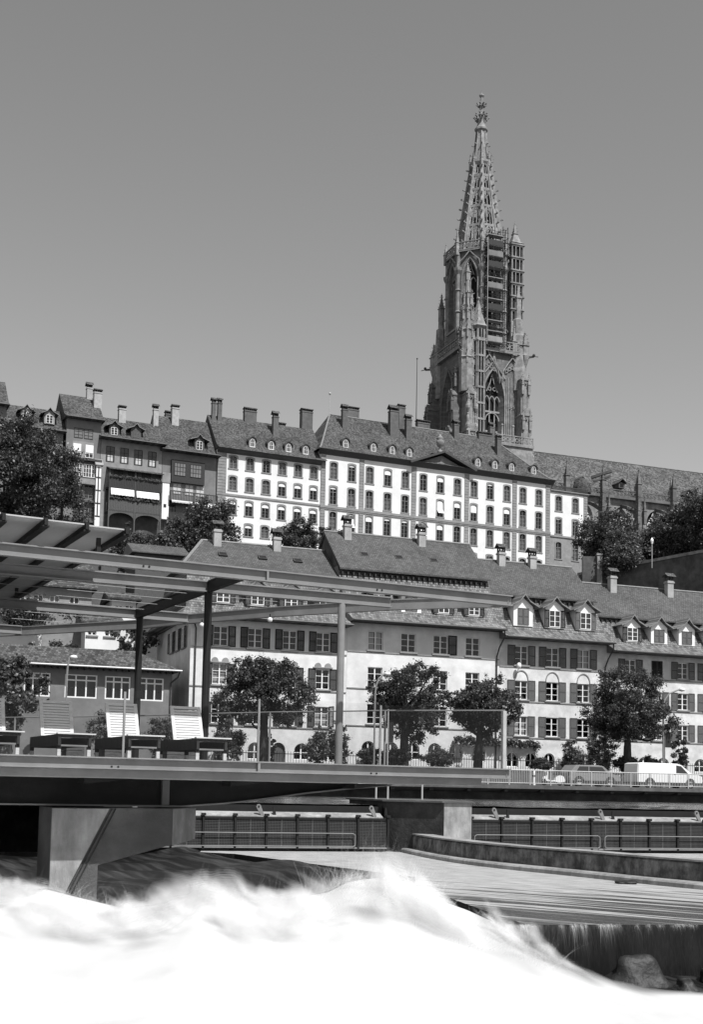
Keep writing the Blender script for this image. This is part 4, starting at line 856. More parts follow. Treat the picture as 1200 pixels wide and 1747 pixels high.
# hexagonal stair turret with its glazed panels
b = MB(); x, y = -3.7, -7.0
b.lathe([(1.62, 36), (1.62, 88.4), (1.85, 88.8), (1.62, 89.1), (1.62, 91.2), (2.1, 91.6), (1.75, 92.0), (.9, 94.3), (.35, 96.6), (.12, 97.6)], 6, (x, y, 0), rot=R(0)); b.ball((x, y, 97.6), .4, n=6, k=4)
for k in range(6): a = R(60*k); crocket(b, (x+1.3*math.cos(a), y+1.3*math.sin(a), 92.9), (math.cos(a), math.sin(a), .3), .35); crocket(b, (x+.75*math.cos(a), y+.75*math.sin(a), 94.8), (math.cos(a), math.sin(a), .3), .3)
st = tpart('stair_turret', b, M['stonelight'])
b = MB(); e = MB()
for k in range(6):
    a = R(30+60*k); T = Matrix.Translation((x, y, 0)) @ rotz(a+math.pi/2) @ Matrix.Translation((0, -1.62*math.cos(R(30)), 0)); b.M = T; e.M = T
    z = 60.
    while z < 87.5:
        e.box(-.52, .52, -.02, .0, z+.25, z+2.9)
        for xx in (-.62, 0, .62): b.box(xx-.09, xx+.09, -.14, -.02, z, z+3.1)
        b.box(-.8, .8, -.2, -.02, z+2.95, z+3.2); z += 3.2
    e.box(-.52, .52, -.02, 0, 89.3, 91); b.box(-.08, .08, -.12, -.02, 89.2, 91.1); b.box(-.75, .75, -.16, -.02, 88.5, 89.2)
b.build('turret_tracery', M['stonelight'], st); e.build('turret_glazing', M['room'], st)
# gallery on top of the square stage
b = MB(); b.box(-7.5, 7.5, -7.5, 7.5, 87.2, 87.75)
for k in range(4): b.M = rotz(k*math.pi/2); parapet(b, -7.4, 7.4, -7.4, 87.75, 89.5, 1.05, .16); 
b.M = Matrix.Identity(4)
for sx, sy in ((-1, -1), (1, -1), (-1, 1), (1, 1)):
    b.lathe([(.2, 84.6), (.8, 86.4), (1.1, 87.3)], 6, (sx*6.9, sy*6.9, 0))
gl = tpart('gallery', b, M['stonelight'])
for sx, sy in ((-1, -1), (1, -1), (-1, 1), (1, 1)):
    q = MB().bar((sx*7.2, sy*7.2, 87), (sx*8.3, sy*8.2, 87.1), .3, .34); q.bar((sx*8.3, sy*8.2, 87.1), (sx*9.0, sy*8.7, 86.95), .12, .12); q.ball((sx*8.3, sy*8.2, 87.35), .33, n=6, k=4); q.build('gargoyle', M['stonedark'], gl)
# octagon
b = MB(); tr = MB(); AP = 6.15; hwd = AP*math.tan(R(22.5))
for k in range(8):
    T = rotz(k*math.pi/4) @ Matrix.Translation((0, -AP, 0)); b.M = T; tr.M = T
    arch_face(b, -hwd, hwd, 85.5, 108.6, 3.1, 93.2, 102.3, 106.6, .9)
    tracery(tr, 3.1, 93.4, 102.2, 106.4, .35, 2, .2, 97.5 if k % 2 else None)
    ribs(tr, pointed(3.5, 102.3, 107.1), -.06, .22); tr.box(-1.85, -1.62, -.16, .04, 92.6, 102.3); tr.box(1.62, 1.85, -.16, .04, 92.6, 102.3); tr.box(-hwd, hwd, -.25, .02, 92.5, 92.9)
    ribs(tr, [(-2.4, 105.0), (-2.0, 106.4), (-1.0, 107.3), (0, 108.4), (.7, 110.2)], -.3, .22); ribs(tr, [(2.4, 105.0), (2.0, 106.4), (1.0, 107.3), (0, 108.4), (-.7, 110.2)], -.3, .22)
    tr.box(-hwd-.1, hwd+.1, -.45, .1, 108.4, 108.75); parapet(tr, -hwd-.15, hwd+.15, -.35, 108.75, 110.4, .85, .15)
b.M = Matrix.Identity(4); b.lathe([(AP, 108.6), (AP-.3, 108.7)], 8, rot=R(22.5)); oc = tpart('octagon', b, [M['stone'], M['room']]); tr.build('octagon_tracery', M['stonelight'], oc)
for k in range(8):
    a = R(22.5+45*k); rr = AP/math.cos(R(22.5)); x, y = rr*math.cos(a), rr*math.sin(a); b = MB()
    b.tube((x, y, 87.5), (x, y, 108.2), .42, 8); 
    for z in (91.5, 96, 100.5): b.lathe([(.4, -.3), (.62, 0), (.4, .3)], 8, (x, y, z))
    b.lathe([(.3, 103.6), (.85, 104.6), (.9, 105.1), (.5, 105.3)], 6, (x, y, 0)); pinnacle(b, x*1.05, y*1.05, 107.8, 112.6 if k % 2 else 113.6, .36)
    b.build('corner_shaft', M['stonelight'], oc)
# right-hand open stair turret
x, y = 5.75, -4.4; b = MB(); b.lathe([(2.0, 86), (2.0, 94.6), (1.85, 94.8)], 4, (x, y, 0), rot=R(45)); b.box(x-1.1, x+1.1, y-1.1, y+1.1, 94.6, 111)
b.lathe([(2.05, 111.4), (1.35, 111.8), (.3, 114.2), (.12, 115)], 4, (x, y, 0), rot=R(45)); pinnacle(b, x, y, 111.5, 116.4, .45)
t2 = tpart('open_turret', b, [M['stonelight']]); b = MB(); e = MB()
for k in range(4):
    T = Matrix.Translation((x, y, 0)) @ rotz(k*math.pi/2) @ Matrix.Translation((0, -1.1, 0)); b.M = T; e.M = T; z = 94.7
    while z < 110.5:
        e.box(-1.02, 1.02, -.03, 0, z, z+2.7)
        for xx in (-1.22, -.45, .45, 1.22): b.box(xx-.1, xx+.1, -.3, -.03, z, z+2.6)
        b.box(-1.5, 1.5, -.5, -.03, z+2.45, z+2.72); b.box(-1.3, 1.3, -.34, -.03, z+2.15, z+2.45); z += 2.74
b.build('turret_lattice', M['stonelight'], t2); e.build('turret_dark', M['room'], t2)
# spire
def sr(z): return 4.95-(z-110)*(4.95-1.95)/19.2
tiers = [110.2, 114.9, 119.2, 123.0, 126.2, 129.2]
b = MB()
for k in range(8):
    a = R(22.5+45*k); c_, s_ = math.cos(a), math.sin(a)
    b.bar((sr(110)*c_, sr(110)*s_, 109.5), (sr(129.2)*c_, sr(129.2)*s_, 129.2), .62, .5)
    z = 111.2
    while z < 128.5: crocket(b, (sr(z)*c_*1.04, sr(z)*s_*1.04, z), (c_, s_, .1), .66); z += 2.1
sp = tpart('spire_ribs', b, M['stonelight'])
for i, (z0, z1) in enumerate(zip(tiers[:-1], tiers[1:])):
    b = MB()
    for k in range(8):
        a0, a1 = R(22.5+45*k), R(67.5+45*k); P0 = Vector((math.cos(a0), math.sin(a0), 0)); P1 = Vector((math.cos(a1), math.sin(a1), 0))
        def pt(f, z): q = P0*(1-f)+P1*f; q = q*sr(z)*.97; return (q.x, q.y, z)
        hh = z1-z0; b.bar(pt(0, z1), pt(1, z1), .36, .5); b.bar(pt(0, z0+.12), pt(1, z0+.12), .3, .34)
        for f in (.13, .87): b.bar(pt(f, z0), pt(f, z1), .5, .22)
        for f in ((.37, .63) if i < 2 else (.5,)): b.bar(pt(f, z0), pt(f, z0+hh*.6), .16, .2)
        pa = [pt(.16, z0+hh*.5), pt(.24, z0+hh*.72), pt(.36, z0+hh*.88), pt(.5, z0+hh*.97), pt(.64, z0+hh*.88), pt(.76, z0+hh*.72), pt(.84, z0+hh*.5)]
        for p, q in zip(pa[:-1], pa[1:]): b.bar(p, q, .24, .24)
        if i < 4:
            cp = [pt(.5+.15*math.cos(R(t_)), z0+hh*.72+hh*.12*math.sin(R(t_))) for t_ in range(0, 361, 60)]
            for p, q in zip(cp[:-1], cp[1:]): b.bar(p, q, .13, .15)
    tpart('spire_tier', b, M['stonelight'])
b = MB(); b.lathe([(1.9, 128.6), (2.35, 129.3), (2.35, 129.8), (1.75, 129.9)], 8, rot=R(22.5))
for k in range(8): a = R(22.5+45*k); pinnacle(b, 2.2*math.cos(a), 2.2*math.sin(a), 128.4, 132.0, .22); b.bar((2.1*math.cos(a), 2.1*math.sin(a), 129), (1.3*math.cos(a), 1.3*math.sin(a), 133.3), .16, .2); crocket(b, (1.3*math.cos(a), 1.3*math.sin(a), 133.4), (math.cos(a), math.sin(a), .1), .5)
tpart('spire_crown', b, M['stonelight'])
b = MB(); b.lathe([(1.6, 129.5), (1.0, 136.0), (1.05, 136.5), (1.4, 136.8), (1.4, 137.2), (1.0, 137.5), (.75, 138.6), (.8, 139.6), (.5, 140.6), (.42, 141.6), (.4, 142.8), (.28, 144.0), (.55, 144.4), (.55, 144.6), (.12, 144.9), (.06, 145.6)], 8, rot=R(22.5))
for k in range(8): a = R(22.5+45*k); b.bar((1.62*math.cos(a), 1.62*math.sin(a), 129.8), (1.02*math.cos(a), 1.02*math.sin(a), 136.4), .22, .2)
for zc, rr, s in ((139.4, .75, .75), (140.3, .6, .6), (142.4, .42, .6)):
    for k in range(8): a = R(45*k+(22 if zc < 140 else 0)); crocket(b, (rr*math.cos(a), rr*math.sin(a), zc), (math.cos(a), math.sin(a), .15), s); b.ball((rr*1.5*math.cos(a), rr*1.5*math.sin(a), zc-.25), .25, n=5, k=3)
tpart('finial', b, M['stonelight'])
# scaffolding on the front of the octagon
t = fthing(TOW, 'scaffolding', 'narrow dark scaffolding clinging to the upper church tower', 'scaffold', -.1, -6.8, 86)
b = MB()
for x in (-2.15, -1.0, 1.1, 2.2):
    for y in (-.35, -1.5): b.tube((x, y, 2), (x, y, 26.8 if x > 1 else 25.2), .07, 5)
for k in range(11):
    z = 2.6+k*2.2
    for y in (-.35, -1.5): b.tube((-2.3, y, z), (2.4, y, z), .05, 5); b.tube((-2.3, y, z+1), (2.4, y, z+1), .04, 5)
    for x in (-2.15, 1.1, 2.2): b.tube((x, -.3, z), (x, -1.55, z), .05, 5)
    b.tube((1.1, -1.5, z), (2.2, -1.5, z+2.2), .04, 5)
b.build('tube_frame', M['steeld'], t)
for k in range(11):
    o = obj('deck', cached('sdeck', lambda: MB().box(-2.2, 1.15, -1.5, -.3, -.05, .05).box(-2.2, 1.15, -1.56, -1.5, .05, .2).mesh('deck', [M['greymid']])), t, (0, 0, 2.65+k*2.2))
for k, m in ((0, 'greymid'), (5, 'grey'), (8, 'grey'), (9, 'dark'), (3, 'dark'), (7, 'dark')):
    MB().box(-2.15, 1.1, -1.62, -1.58, 0, 1.1).build('hoarding', M[m], t, (0, 0, 2.8+k*2.2))
MB().tube((-2.35, -1.7, 2), (-2.35, -1.7, 24), .06, 5).build('hoist_cable', M['galv'], t)
# flagpole on the palace side
q = MB().tube((0, 0, 0), (0, 0, 14.0), .09, 6, .05).ball((0, 0, 14.0), .14)
tag(q.build('flagpole', M['steeld'], None, PAL.p(38.0, 9, 60.0), 0), 'thin bare flagpole behind the palace ridge left of the tower', 'flagpole')

# ------------------------------------------------------------------ the nave
t = fthing(CHU, 'church_nave', 'long tiled church nave with pinnacled buttresses right of the tower', 'church', 0, 0, 36)
def npart(name, b, mats): return b.build(name, mats, t, (0, 0, -36))
npart('roof', MB().prism([(-10.1, 60.0), (-9.4, 60.9), (0, 70.2), (9.4, 60.9), (10.1, 60)], 'x', -8, 85), M['tilechurch'])
npart('ridge_tiles', MB().tube((-8, 0, 70.25), (85, 0, 70.25), .16), M['lead'])
b = MB(); wx = [13.9+8.2*k for k in range(-1, 8)]
b.M = Matrix.Translation((0, -10, 0))
for c in wx:
    b.M = Matrix.Translation((c, -10, 0)); arch_face(b, -4.1, 4.1, 36, 60, 3.6, 47, 55.2, 57.9, .8)
b.M = Matrix.Identity(4); npart('wall', b, [M['stonelight'], M['room']])
for c in wx:
    b = MB(); b.M = Matrix.Translation((c, -10, 0)); tracery(b, 3.6, 47, 55, 57.7, .3, 4, .16); npart('window_tracery', b, M['whitepaint'])
b = MB(); b.box(-6, 85, -10.9, -10.0, 59.4, 59.9); parapet(b, -6, 85, -10.7, 59.9, 61.2, .9, .12); npart('gallery', b, M['stone'])
for k in range(-1, 9):
    b = MB(); u = 1.2+8.24*k; b.box(u-.45, u+.45, -10.9, -10.02, 50, 62); pinnacle(b, u, -10.6, 59.5, 65.6, .42); npart('wall_pinnacle', b, M['stonelight'])
    b = MB(); u = 6.0+8.24*k; b.box(u-.55, u+.55, -16.9, -15.4, 36, 56.5); b.box(u-.42, u+.42, -16.6, -15.7, 56.5, 60.0); pinnacle(b, u, -16.2, 58.6, 64.6, .45)
    for s in (-.7, .7): pinnacle(b, u+s, -17.2, 53, 59, .3)
    for p, q_ in zip([(-15.4, 55.5), (-13.5, 56.6), (-12, 57.4), (-10.1, 58.0)][:-1], [(-15.4, 55.5), (-13.5, 56.6), (-12, 57.4), (-10.1, 58.0)][1:]): b.bar((u, p[0], p[1]), (u, q_[0], q_[1]), .5, .7)
    npart('flying_buttress', b, M['stone'])
npart('aisle_roof', MB().prism([(-16.4, 51.5), (-10.02, 54.2), (-10.02, 51.5)], 'x', -4, 85), M['tilechurch'])
b = MB()
for k in range(9): b.M = Matrix.Translation((1.9+8.24*k, -16.4, 0)); arch_face(b, -4.12, 4.12, 36, 51.5, 4.4, 40, 46, 49.5, .8)
b.M = Matrix.Identity(4); npart('aisle_wall', b, [M['stonelight'], M['room']])
for u, z in ((5.2, 61.4), (14.6, 62.0), (31, 61.4), (46, 62)):
    b = MB(); b.prism([(-.7, z), (.7, z), (.7, z+1.1), (0, z+1.9), (-.7, z+1.1)], 'y', -9.6, -5); b.M = Matrix.Translation((u, 0, 0)); b2 = MB(); b2.M = b.M
    b2.prism([(-.7, z), (.7, z), (.7, z+1.1), (-.7, z+1.1)], 'y', -9.6, -5); b2.prism([(-1.0, z+.95), (0, z+2.0), (1.0, z+.95), (0, z+1.8)], 'y', -10.0, -4.5, 1); b2.box(-.4, .4, -9.64, -9.6, z+.2, z+1.0, 2); npart('roof_dormer', b2, [M['timber'], M['tiledark'], M['room']])
# porch gallery at the foot of the tower and the little dome beside it
b = MB().box(-1.5, 6.6, -11, -6.75, 36, 67.6); b.box(-1.7, 6.8, -11.3, -10.6, 67.2, 67.7); parapet(b, -1.6, 6.7, -11.0, 67.7, 69.3, .95, .16)
for u in (-.2, 2.2): b.tube((u, -11, 68), (u, -11, 71), .2, 6); b.ball((u, -11, 71.2), .3)
tpart('porch_gallery', b, M['stonelight'])
b = MB().lathe([(1.8, 58.5), (1.8, 59.6), (1.6, 60.4), (1.0, 61.2), (.2, 61.6)], 12, (2.2, -14.5, 0)); npart('porch_dome', b, M['tiledark'])
b = MB().bar((4.0, -15, 61.8), (7.4, -17, 63.0), .8, .5); b.bar((4.2, -15.6, 60.9), (7.2, -17, 62.0), .5, .35); npart('gargoyle', b, M['stonedark'])

# ------------------------------------------------------------------ trees, shrubs, hedges
def foliage(blobs, n, size, seed, flat=.0):
    """n leaf-shaped quads spread through a set of blobs (x, y, z, r)"""
    rg = np.random.default_rng(seed); B = np.array(blobs, float); pr = B[:, 3]**2; pr /= pr.sum()
    k = rg.choice(len(B), n, p=pr); d = rg.standard_normal((n, 3)); d /= np.linalg.norm(d, axis=1)[:, None]
    r = B[k, 3]*np.abs(rg.normal(.62, .42, n)); c = B[k, :3]+d*r[:, None]*np.array([1, 1, .85])
    nn = d*.7+.9*rg.standard_normal((n, 3))+np.array([0, 0, .35]); nn /= np.linalg.norm(nn, axis=1)[:, None]
    t1 = np.cross(nn, rg.standard_normal((n, 3))); t1 /= np.linalg.norm(t1, axis=1)[:, None]; t2 = np.cross(nn, t1)
    s = size*(.55+.9*rg.random(n)); a = t1*s[:, None]*.5; b = t2*s[:, None]*.32
    co = np.stack([c-a, c-b+nn*s[:, None]*.08, c+a, c+b+nn*s[:, None]*.08], 1).reshape(-1, 3)
    return co, np.arange(4*n).reshape(-1, 4)
def crown_blobs(rx, ry, rz, cz, n, r0, r1, seed, low=-.9):
    rg = random.Random(seed); out = []
    while len(out) < n:
        x, y, z = (rg.uniform(-1, 1) for _ in range(3)); q = x*x+y*y+z*z
        if q > 1 or q < .15 or z < low: continue
        ln = 1e-6+math.sqrt(q); k0 = 1+.2*math.sin(3.1*x/ln+seed)+.17*math.sin(4.3*z/ln+2*seed)+.12*math.sin(5*y/ln+seed)
        if rg.random() < .12: continue
        k = k0*1.12 if q > .6 and rg.random() < .3 else k0; out.append((x*rx*k, y*ry*k, cz+z*rz*k, rg.uniform(r0, r1)*(.6 if k > k0 else 1)))
    return out
def tree(name, label, pos, th, tr, rx, rz, cz, nb, nl, size, seed, m, ry=None, group=None, cat='tree', low=-.75, br=(.16, .3), lean=0.):
    t = thing(name, label, cat, pos, 0, group); bl = crown_blobs(rx, ry or rx, rz, cz, nb, rx*br[0], rx*br[1], seed, low); rg = random.Random(seed+1)
    if th:
        b = MB(); tip = Vector((lean, 0, cz+rz*.35)); mid = Vector((lean*.4, 0, th))
        b.tube((0, 0, -.3), (0, 0, .25), tr*1.35, 8, tr); b.tube((0, 0, .25), mid, tr, 8, tr*.8); b.tube(mid, tip, tr*.8, 7, tr*.15)
        for bb in rg.sample(bl, min(len(bl), 11)):
            s0 = mid.lerp(tip, rg.uniform(0, .6)); e = Vector(bb[:3]); k = s0.lerp(e, .5)+Vector((0, 0, -.12*rx)); b.tube(s0, k, tr*.4, 5, tr*.25); b.tube(k, e, tr*.25, 5, tr*.06)
        b.build('trunk', M['bark'], t)
    co, q = foliage(bl, nl, size, seed)
    if lean: co[:, 0] += lean*(co[:, 2]/cz)
    obj('crown', npmesh('crown', co, q, [m]), t); return t
def at(x, y, Y):
    """world point on the sight line through photo pixel (x, y) at distance Y: used once to set out the planting"""
    d = cam.rotation_euler.to_matrix() @ Vector(((x-600)/FPX, -(y-(1342-FPX*math.tan(PITCH)))/FPX, -1)); return d*(Y/d.y)
ST = 'trees along the street'
def street_tree(label, u, h, rx, rz, seed, nl=46000, v=-6., br=(.09, .19), **k): return tree('street_tree', label, ROW.p(u, v, 1.4), h*.3, .36, rx, rz, h-rz*.92, 260, nl, .15, seed, M['leafd'], group=ST, br=br, **k)
street_tree('round leafy street tree in front of the hipped house with black shutters', 4.05, 7.4, 2.9, 2.6, 11)
street_tree('tall ragged street tree in front of the house without shutters', 14.6, 7.4, 2.7, 2.8, 25, low=-.8)
street_tree('spreading street tree beside the tip of the terrace with a bare fork', 20.5, 6.6, 2.7, 2.2, 13, lean=.2)
street_tree('large dark maple behind the quay railing left of the white van', 33.3, 7.3, 3.6, 2.6, 14, nl=60000)
tree('young_tree', 'slim young tree behind the front end of the white van', ROW.p(38.5, -5.5, 1.55), .5, .07, .75, 1.4, 1.5, 22, 2600, .2, 15, M['leaf'], group=ST)
tree('street_tree', 'feathery young tree in front of the annex at the left edge', ROW.p(-12.8, -4, 1.6), 2.6, .12, 2.1, 2.9, 4.3, 30, 8000, .24, 16, M['leaf'], group=ST, low=-1, br=(.16, .3))
tree('large_tree', 'huge dark tree at the left edge below the old hill houses', at(38, 905, 155) - Vector((1.2, 0, 2)), 4, .5, 7.7, 8.2, 9.0, 240, 90000, .3, 17, M['leafd'], ry=7, br=(.1, .2), low=-1)
for i, (x, y, Y, rx, rz, lab) in enumerate(((358, 928, 160, 3.3, 3.6, 'dark bushy tree at the foot of the palace left corner'), (268, 945, 150, 2.2, 1.6, 'low dark tree below the balconies of the old houses'), (505, 940, 165, 3.0, 2.8, 'dark tree between the row roofs and the palace'),
        (225, 955, 130, 2.6, 1.8, 'leafy tree behind the small open-gabled shed'), (310, 935, 158, 2.4, 2.2, 'round tree below the striped awning'), (565, 925, 172, 1.7, 1.4, 'small bush against the palace left of the tall row roof'))):
    p = at(x, y, Y); tree('hill_tree', lab, p-Vector((0, 0, .6)), .8, .15, rx, rz, rz*.8, 120, 17000, .25, 30+i, M['leafd' if i % 2 else 'leaf'], group='trees on the hillside', low=-1)
for i, (x, y, Y, rx, rz, lab) in enumerate(((1030, 968, 185, 3.9, 4.7, 'dense tree beside the right end of the palace'), (1098, 972, 184, 4.2, 3.3, 'middle tree in front of the nave windows'), (1062, 975, 178, 3.6, 3.2, 'low tree behind the stub wall under the nave'), (1150, 955, 180, 3.8, 3.2, 'tree behind the lamp on the church terrace'), (1192, 945, 178, 4.6, 4.3, 'big spreading tree at the right edge of the church terrace'), (1140, 940, 190, 3.0, 2.8, 'tree rising against the nave buttresses'), (1222, 930, 172, 4.2, 4.6, 'tree cut by the right edge of the photo'))):
    tree('terrace_tree', lab, at(x, y, Y)-Vector((0, 0, .8)), 2.2, .3, rx, rz, rz*1.0, 170, 24000, .3, 50+i, M['leafl' if i % 3 else 'leaf'], group='trees on the church terrace', low=-1)
for i, (u, v, w, hgt, lab) in enumerate(((8.2, -5.2, 1.5, 2.4, 'leafy shrub beside the cellar windows left of the thin post'), (9.9, -5.0, 1.6, 2.6, 'airy shrub behind the thin steel post'), (1.6, -6, 1.8, 2.6, 'dense shrub behind the last lounger'), (-2.6, -5.2, 2.2, 3.0, 'dark shrub left of the hipped house corner'), (-6.5, -5, 2.2, 3.2, 'broad dark shrub in front of the annex windows'),
        (13.9, -5.8, 1.7, 1.2, 'low round shrub under the ragged tree'), (17.2, -6, 1.8, 1.3, 'low dark shrub right of the ragged tree'), (28.6, -5.8, 1.6, 1.9, 'feathery shrub under the blind-arch house'), (31.0, -6, 1.9, 2.8, 'tall shrub left of the maple trunk'), (33.9, -5.6, 1.6, 1.3, 'low shrub at the foot of the maple'), (26.0, -5.6, 1.0, .9, 'small shrub at the railing end'), (12.2, -5, 1.1, 1.3, 'narrow shrub by the street lamp'), (4.8, -4.8, .6, 2.0, 'thin column shrub beside the arched door'), (35.4, -6.0, 1.4, 1.2, 'low shrub hidden behind the van'))):
    tree('shrub', lab, ROW.p(u, v, 1.5), 0, .1, w*.62, hgt*.5, hgt*.52, 80, 8000, .13, 70+i, M['leaf' if i % 2 else 'leafl'], group='shrubs in the front gardens', cat='shrub', low=-1)
tree('shrub', 'dark round bush beside the white two-window house', ROW.p(-2.2, 11.2, 9.6), 0, .1, 1.5, 1.7, 1.7, 26, 4200, .24, 91, M['leafd'], group='bushes above the annex', cat='shrub', low=-1)
tree('shrub', 'clipped bush on the ledge above the annex ridge', ROW.p(-8.6, 8.5, 9.3), 0, .1, 1.6, .8, .8, 20, 2600, .2, 92, M['leafd'], group='bushes above the annex', cat='shrub', low=-1)
tree('vine', 'tangle of vines over the garden pergola seen through the wires', ROW.p(-11.3, 9.5, 12.3), 0, .1, 3.6, .55, .6, 40, 6500, .2, 93, M['leafl'], ry=1.2, cat='vine', low=-1)
co, q = foliage([(x*.35, 0, random.uniform(-.25, .1)-.1*abs(math.sin(x)), .3) for x in range(-9, 12)], 3000, .2, 95); tag(obj('vine', npmesh('vine', co, q, [M['leaf']]), None, ROW.p(24.6, -.4, 3.9), ROW.a), 'strip of hanging vine on the wall above the cellar arches', 'vine')

# ------------------------------------------------------------------ church terrace wall, lamps
t = fthing(CHU, 'terrace_wall', 'high dark retaining wall below the church trees', 'wall', 0, 0, 0)
t.location = (33.6, 184.5, 20); t.rotation_euler = (0, 0, math.atan2(150-184.5, 56.5-33.6))
MB().box(0, 70, 0, 1.2, -8, 12.1).build('wall', M['stonedark'], t); MB().box(-.1, 70, -.15, 1.3, 12.1, 12.5).build('wall_top', M['stonelight'], t)
b = MB().box(-.35, .35, -.35, .35, 0, 4.2); b.box(-.45, .45, -.45, .45, 4.2, 4.4)
tag(b.build('stub_pillar', M['conclight'], None, at(1023, 985, 178)-Vector((0, 0, 1.0))), 'short pale pillar at the low end of the terrace wall', 'pillar')
b = MB().box(-2.4, .0, -.3, .3, 0, 4.0); tag(b.build('stub_wall', M['stonedark'], None, at(1022, 985, 178.4)-Vector((0, 0, 1.0))), 'dark stub wall left of the short pale pillar', 'wall')
t = thing('terrace_lamp', 'slender lantern post in front of the church terrace trees', 'lamp', at(1113, 957, 172))
MB().tube((0, 0, -1), (0, 0, 2.4), .06).build('pole', M['galv'], t); MB().lathe([(.12, 2.4), (.25, 2.9), (.2, 3.0), (.03, 3.3)], 6).build('lantern', M['lampw'], t)
def street_lamp(label, pos, h, arm, hd):
    t = thing('street_lamp', label, 'street lamp', pos, ROW.a, 'street lamps')
    MB().path([(0, 0, 0), (0, 0, h*.8), (arm*.08, 0, h*.88), (arm*.35, 0, h*.95), (arm, 0, h)], .065, 6).build('pole', M['steel'], t)
    MB().lathe([(.05, .12), (.2, .08), (.26, -.02), (.2, -.12), (.05, -.16)], 10).build('lamp_head', M['lampw'], t, (arm+hd*.2, 0, h), smooth=True)
street_lamp('street lamp with curved arm over the annex gutter', ROW.p(-9.8, -8, 1.6), 6.4, .18, 1)
street_lamp('street lamp leaning over the ragged tree', ROW.p(11.5, -8, .3), 7.7, .7, 1)
street_lamp('street lamp above the maple at the right', ROW.p(35.2, -8, .3), 7.7, 1.5, 1)
t = thing('road_sign', 'dark rectangular sign on a post beside the maple', 'sign', ROW.p(35.6, -7.6, .3)); MB().tube((0, 0, 0), (0, 0, 4.4), .045).build('post', M['steel'], t); MB().box(-.05, .55, -.03, .03, 3.2, 4.4).build('panel', M['shutter'], t); t.rotation_euler = (0, 0, ROW.a)
t = thing('road_sign', 'narrow sign on a post left of the ragged tree', 'sign', ROW.p(12.6, -7.8, .3), ROW.a); MB().tube((0, 0, 0), (0, 0, 5.2), .05).build('post', M['galv'], t); MB().box(.05, .4, -.03, .03, 2.9, 4.3).build('panel', M['steeld'], t)
# closed parasol in the garden
t = thing('parasol', 'closed pale parasol standing in front of a cellar arch', 'parasol', ROW.p(20.2, -3, 1.5)); MB().tube((0, 0, 0), (0, 0, 2), .03).build('pole', M['steel'], t); MB().lathe([(.32, .5), (.28, .8), (.12, 1.7), (.03, 2.05)], 9).build('canopy', M['curtain'], t)
b = MB()
t = fthing(ROW, 'garden_fence', 'thin iron garden fence on the wall in front of the row', 'fence', -2, -7.05, 1.3)
MB().box(0, 56, -.02, .02, .85, .9).build('rail', M['steeld'], t); MB().box(0, 56, -.02, .02, .1, .14).build('rail', M['steeld'], t)
for k in range(280): obj('bar', cached('fbar', lambda: MB().box(-.012, .012, -.012, .012, 0, 1.05).mesh('bar', [M['steeld']])), t, (.1+k*.2, 0, 0))

# ------------------------------------------------------------------ quay railing, vehicles
t = fthing(QUAY, 'quay_railing', 'light metal railing along the quay footway in front of the van', 'railing', -9, -.15, .345)
MB().tube((0, 0, .95), (36, 0, .95), .035, 6).build('top_rail', M['galv'], t); MB().tube((0, 0, .12), (36, 0, .12), .025, 6).build('bottom_rail', M['galv'], t)
for k in range(25): obj('post', cached('rpost', lambda: MB().box(-.035, .035, -.035, .035, 0, .97).mesh('post', [M['galv']])), t, (.1+1.5*k, 0, 0))
for k in range(279): obj('baluster', cached('rbal', lambda: MB().box(-.012, .012, -.012, .012, .12, .95).mesh('baluster', [M['galv']])), t, (.225+.125*k, 0, 0))
def vehicle(name, label, cat, pos, prof, glass, w, L, wheels, paint, lights=True):
    t = thing(name, label, cat, pos, QUAY.a); b = MB(); n = len(prof)
    cx = sum(p[0] for p in prof)/n; cz = sum(p[1] for p in prof)/n
    ins = [(cx+(p[0]-cx)*.975, cz+(p[1]-cz)*.94) for p in prof]; rings = [(-w/2, ins), (-w/2+.09, prof), (w/2-.09, prof), (w/2, ins)]
    vs = [(p[0], y, p[1]) for y, r in rings for p in r]
    fs = [(k*n+i, k*n+(i+1) % n, (k+1)*n+(i+1) % n, (k+1)*n+i) for k in range(3) for i in range(n)]+[tuple(range(n-1, -1, -1)), tuple(range(3*n, 4*n))]
    b.add(vs, fs); bo = b.build('body', paint, t)
    for gpts in glass:
        gx = sum(p[0] for p in gpts)/len(gpts); MB().prism(gpts, 'y', -w/2-.012, -w/2+.02).build('side_window', M['carglass'], t)
        MB().prism(gpts, 'y', w/2-.02, w/2+.012).build('side_window', M['carglass'], t)
    for x in wheels:
        for y in (-w/2+.1, w/2-.1):
            wh = MB(); wh.M = Matrix.Translation((x, y, .32)) @ Matrix.Rotation(math.pi/2, 4, 'X'); wh.lathe([(.2, -.1), (.31, -.1), (.33, -.05), (.33, .05), (.31, .1), (.2, .1)], 18); wo = wh.build('wheel', M['black'], t)
            r_ = MB(); r_.M = wh.M; r_.lathe([(.05, -.105), (.2, -.112), (.2, .112), (.05, .105)], 12); r_.build('rim', M['galv'], wo)
        MB().prism(arc(x, .33, .4, .4, 0, 180, 10), 'y', -w/2-.006, -w/2+.02).build('wheel_arch', M['black'], t)
    if lights:
        for y in (-w/2+.25, w/2-.25): MB().box(L-.08, L-.01, y-.16, y+.16, .68, .86).build('headlight', M['lampw'], t); MB().box(.0, .05, y-.08, y+.08, .7, 1.05).build('tail_light', M['steeld'], t)
    MB().box(-.03, L+.02, -w/2-.012, w/2+.012, .3, .42).build('sill_trim', M['steeld'], t)
    MB().box(L*.55, L*.55+.14, -w/2-.03, -w/2-.01, .98, 1.02).build('door_handle', M['steeld'], t)
    return t
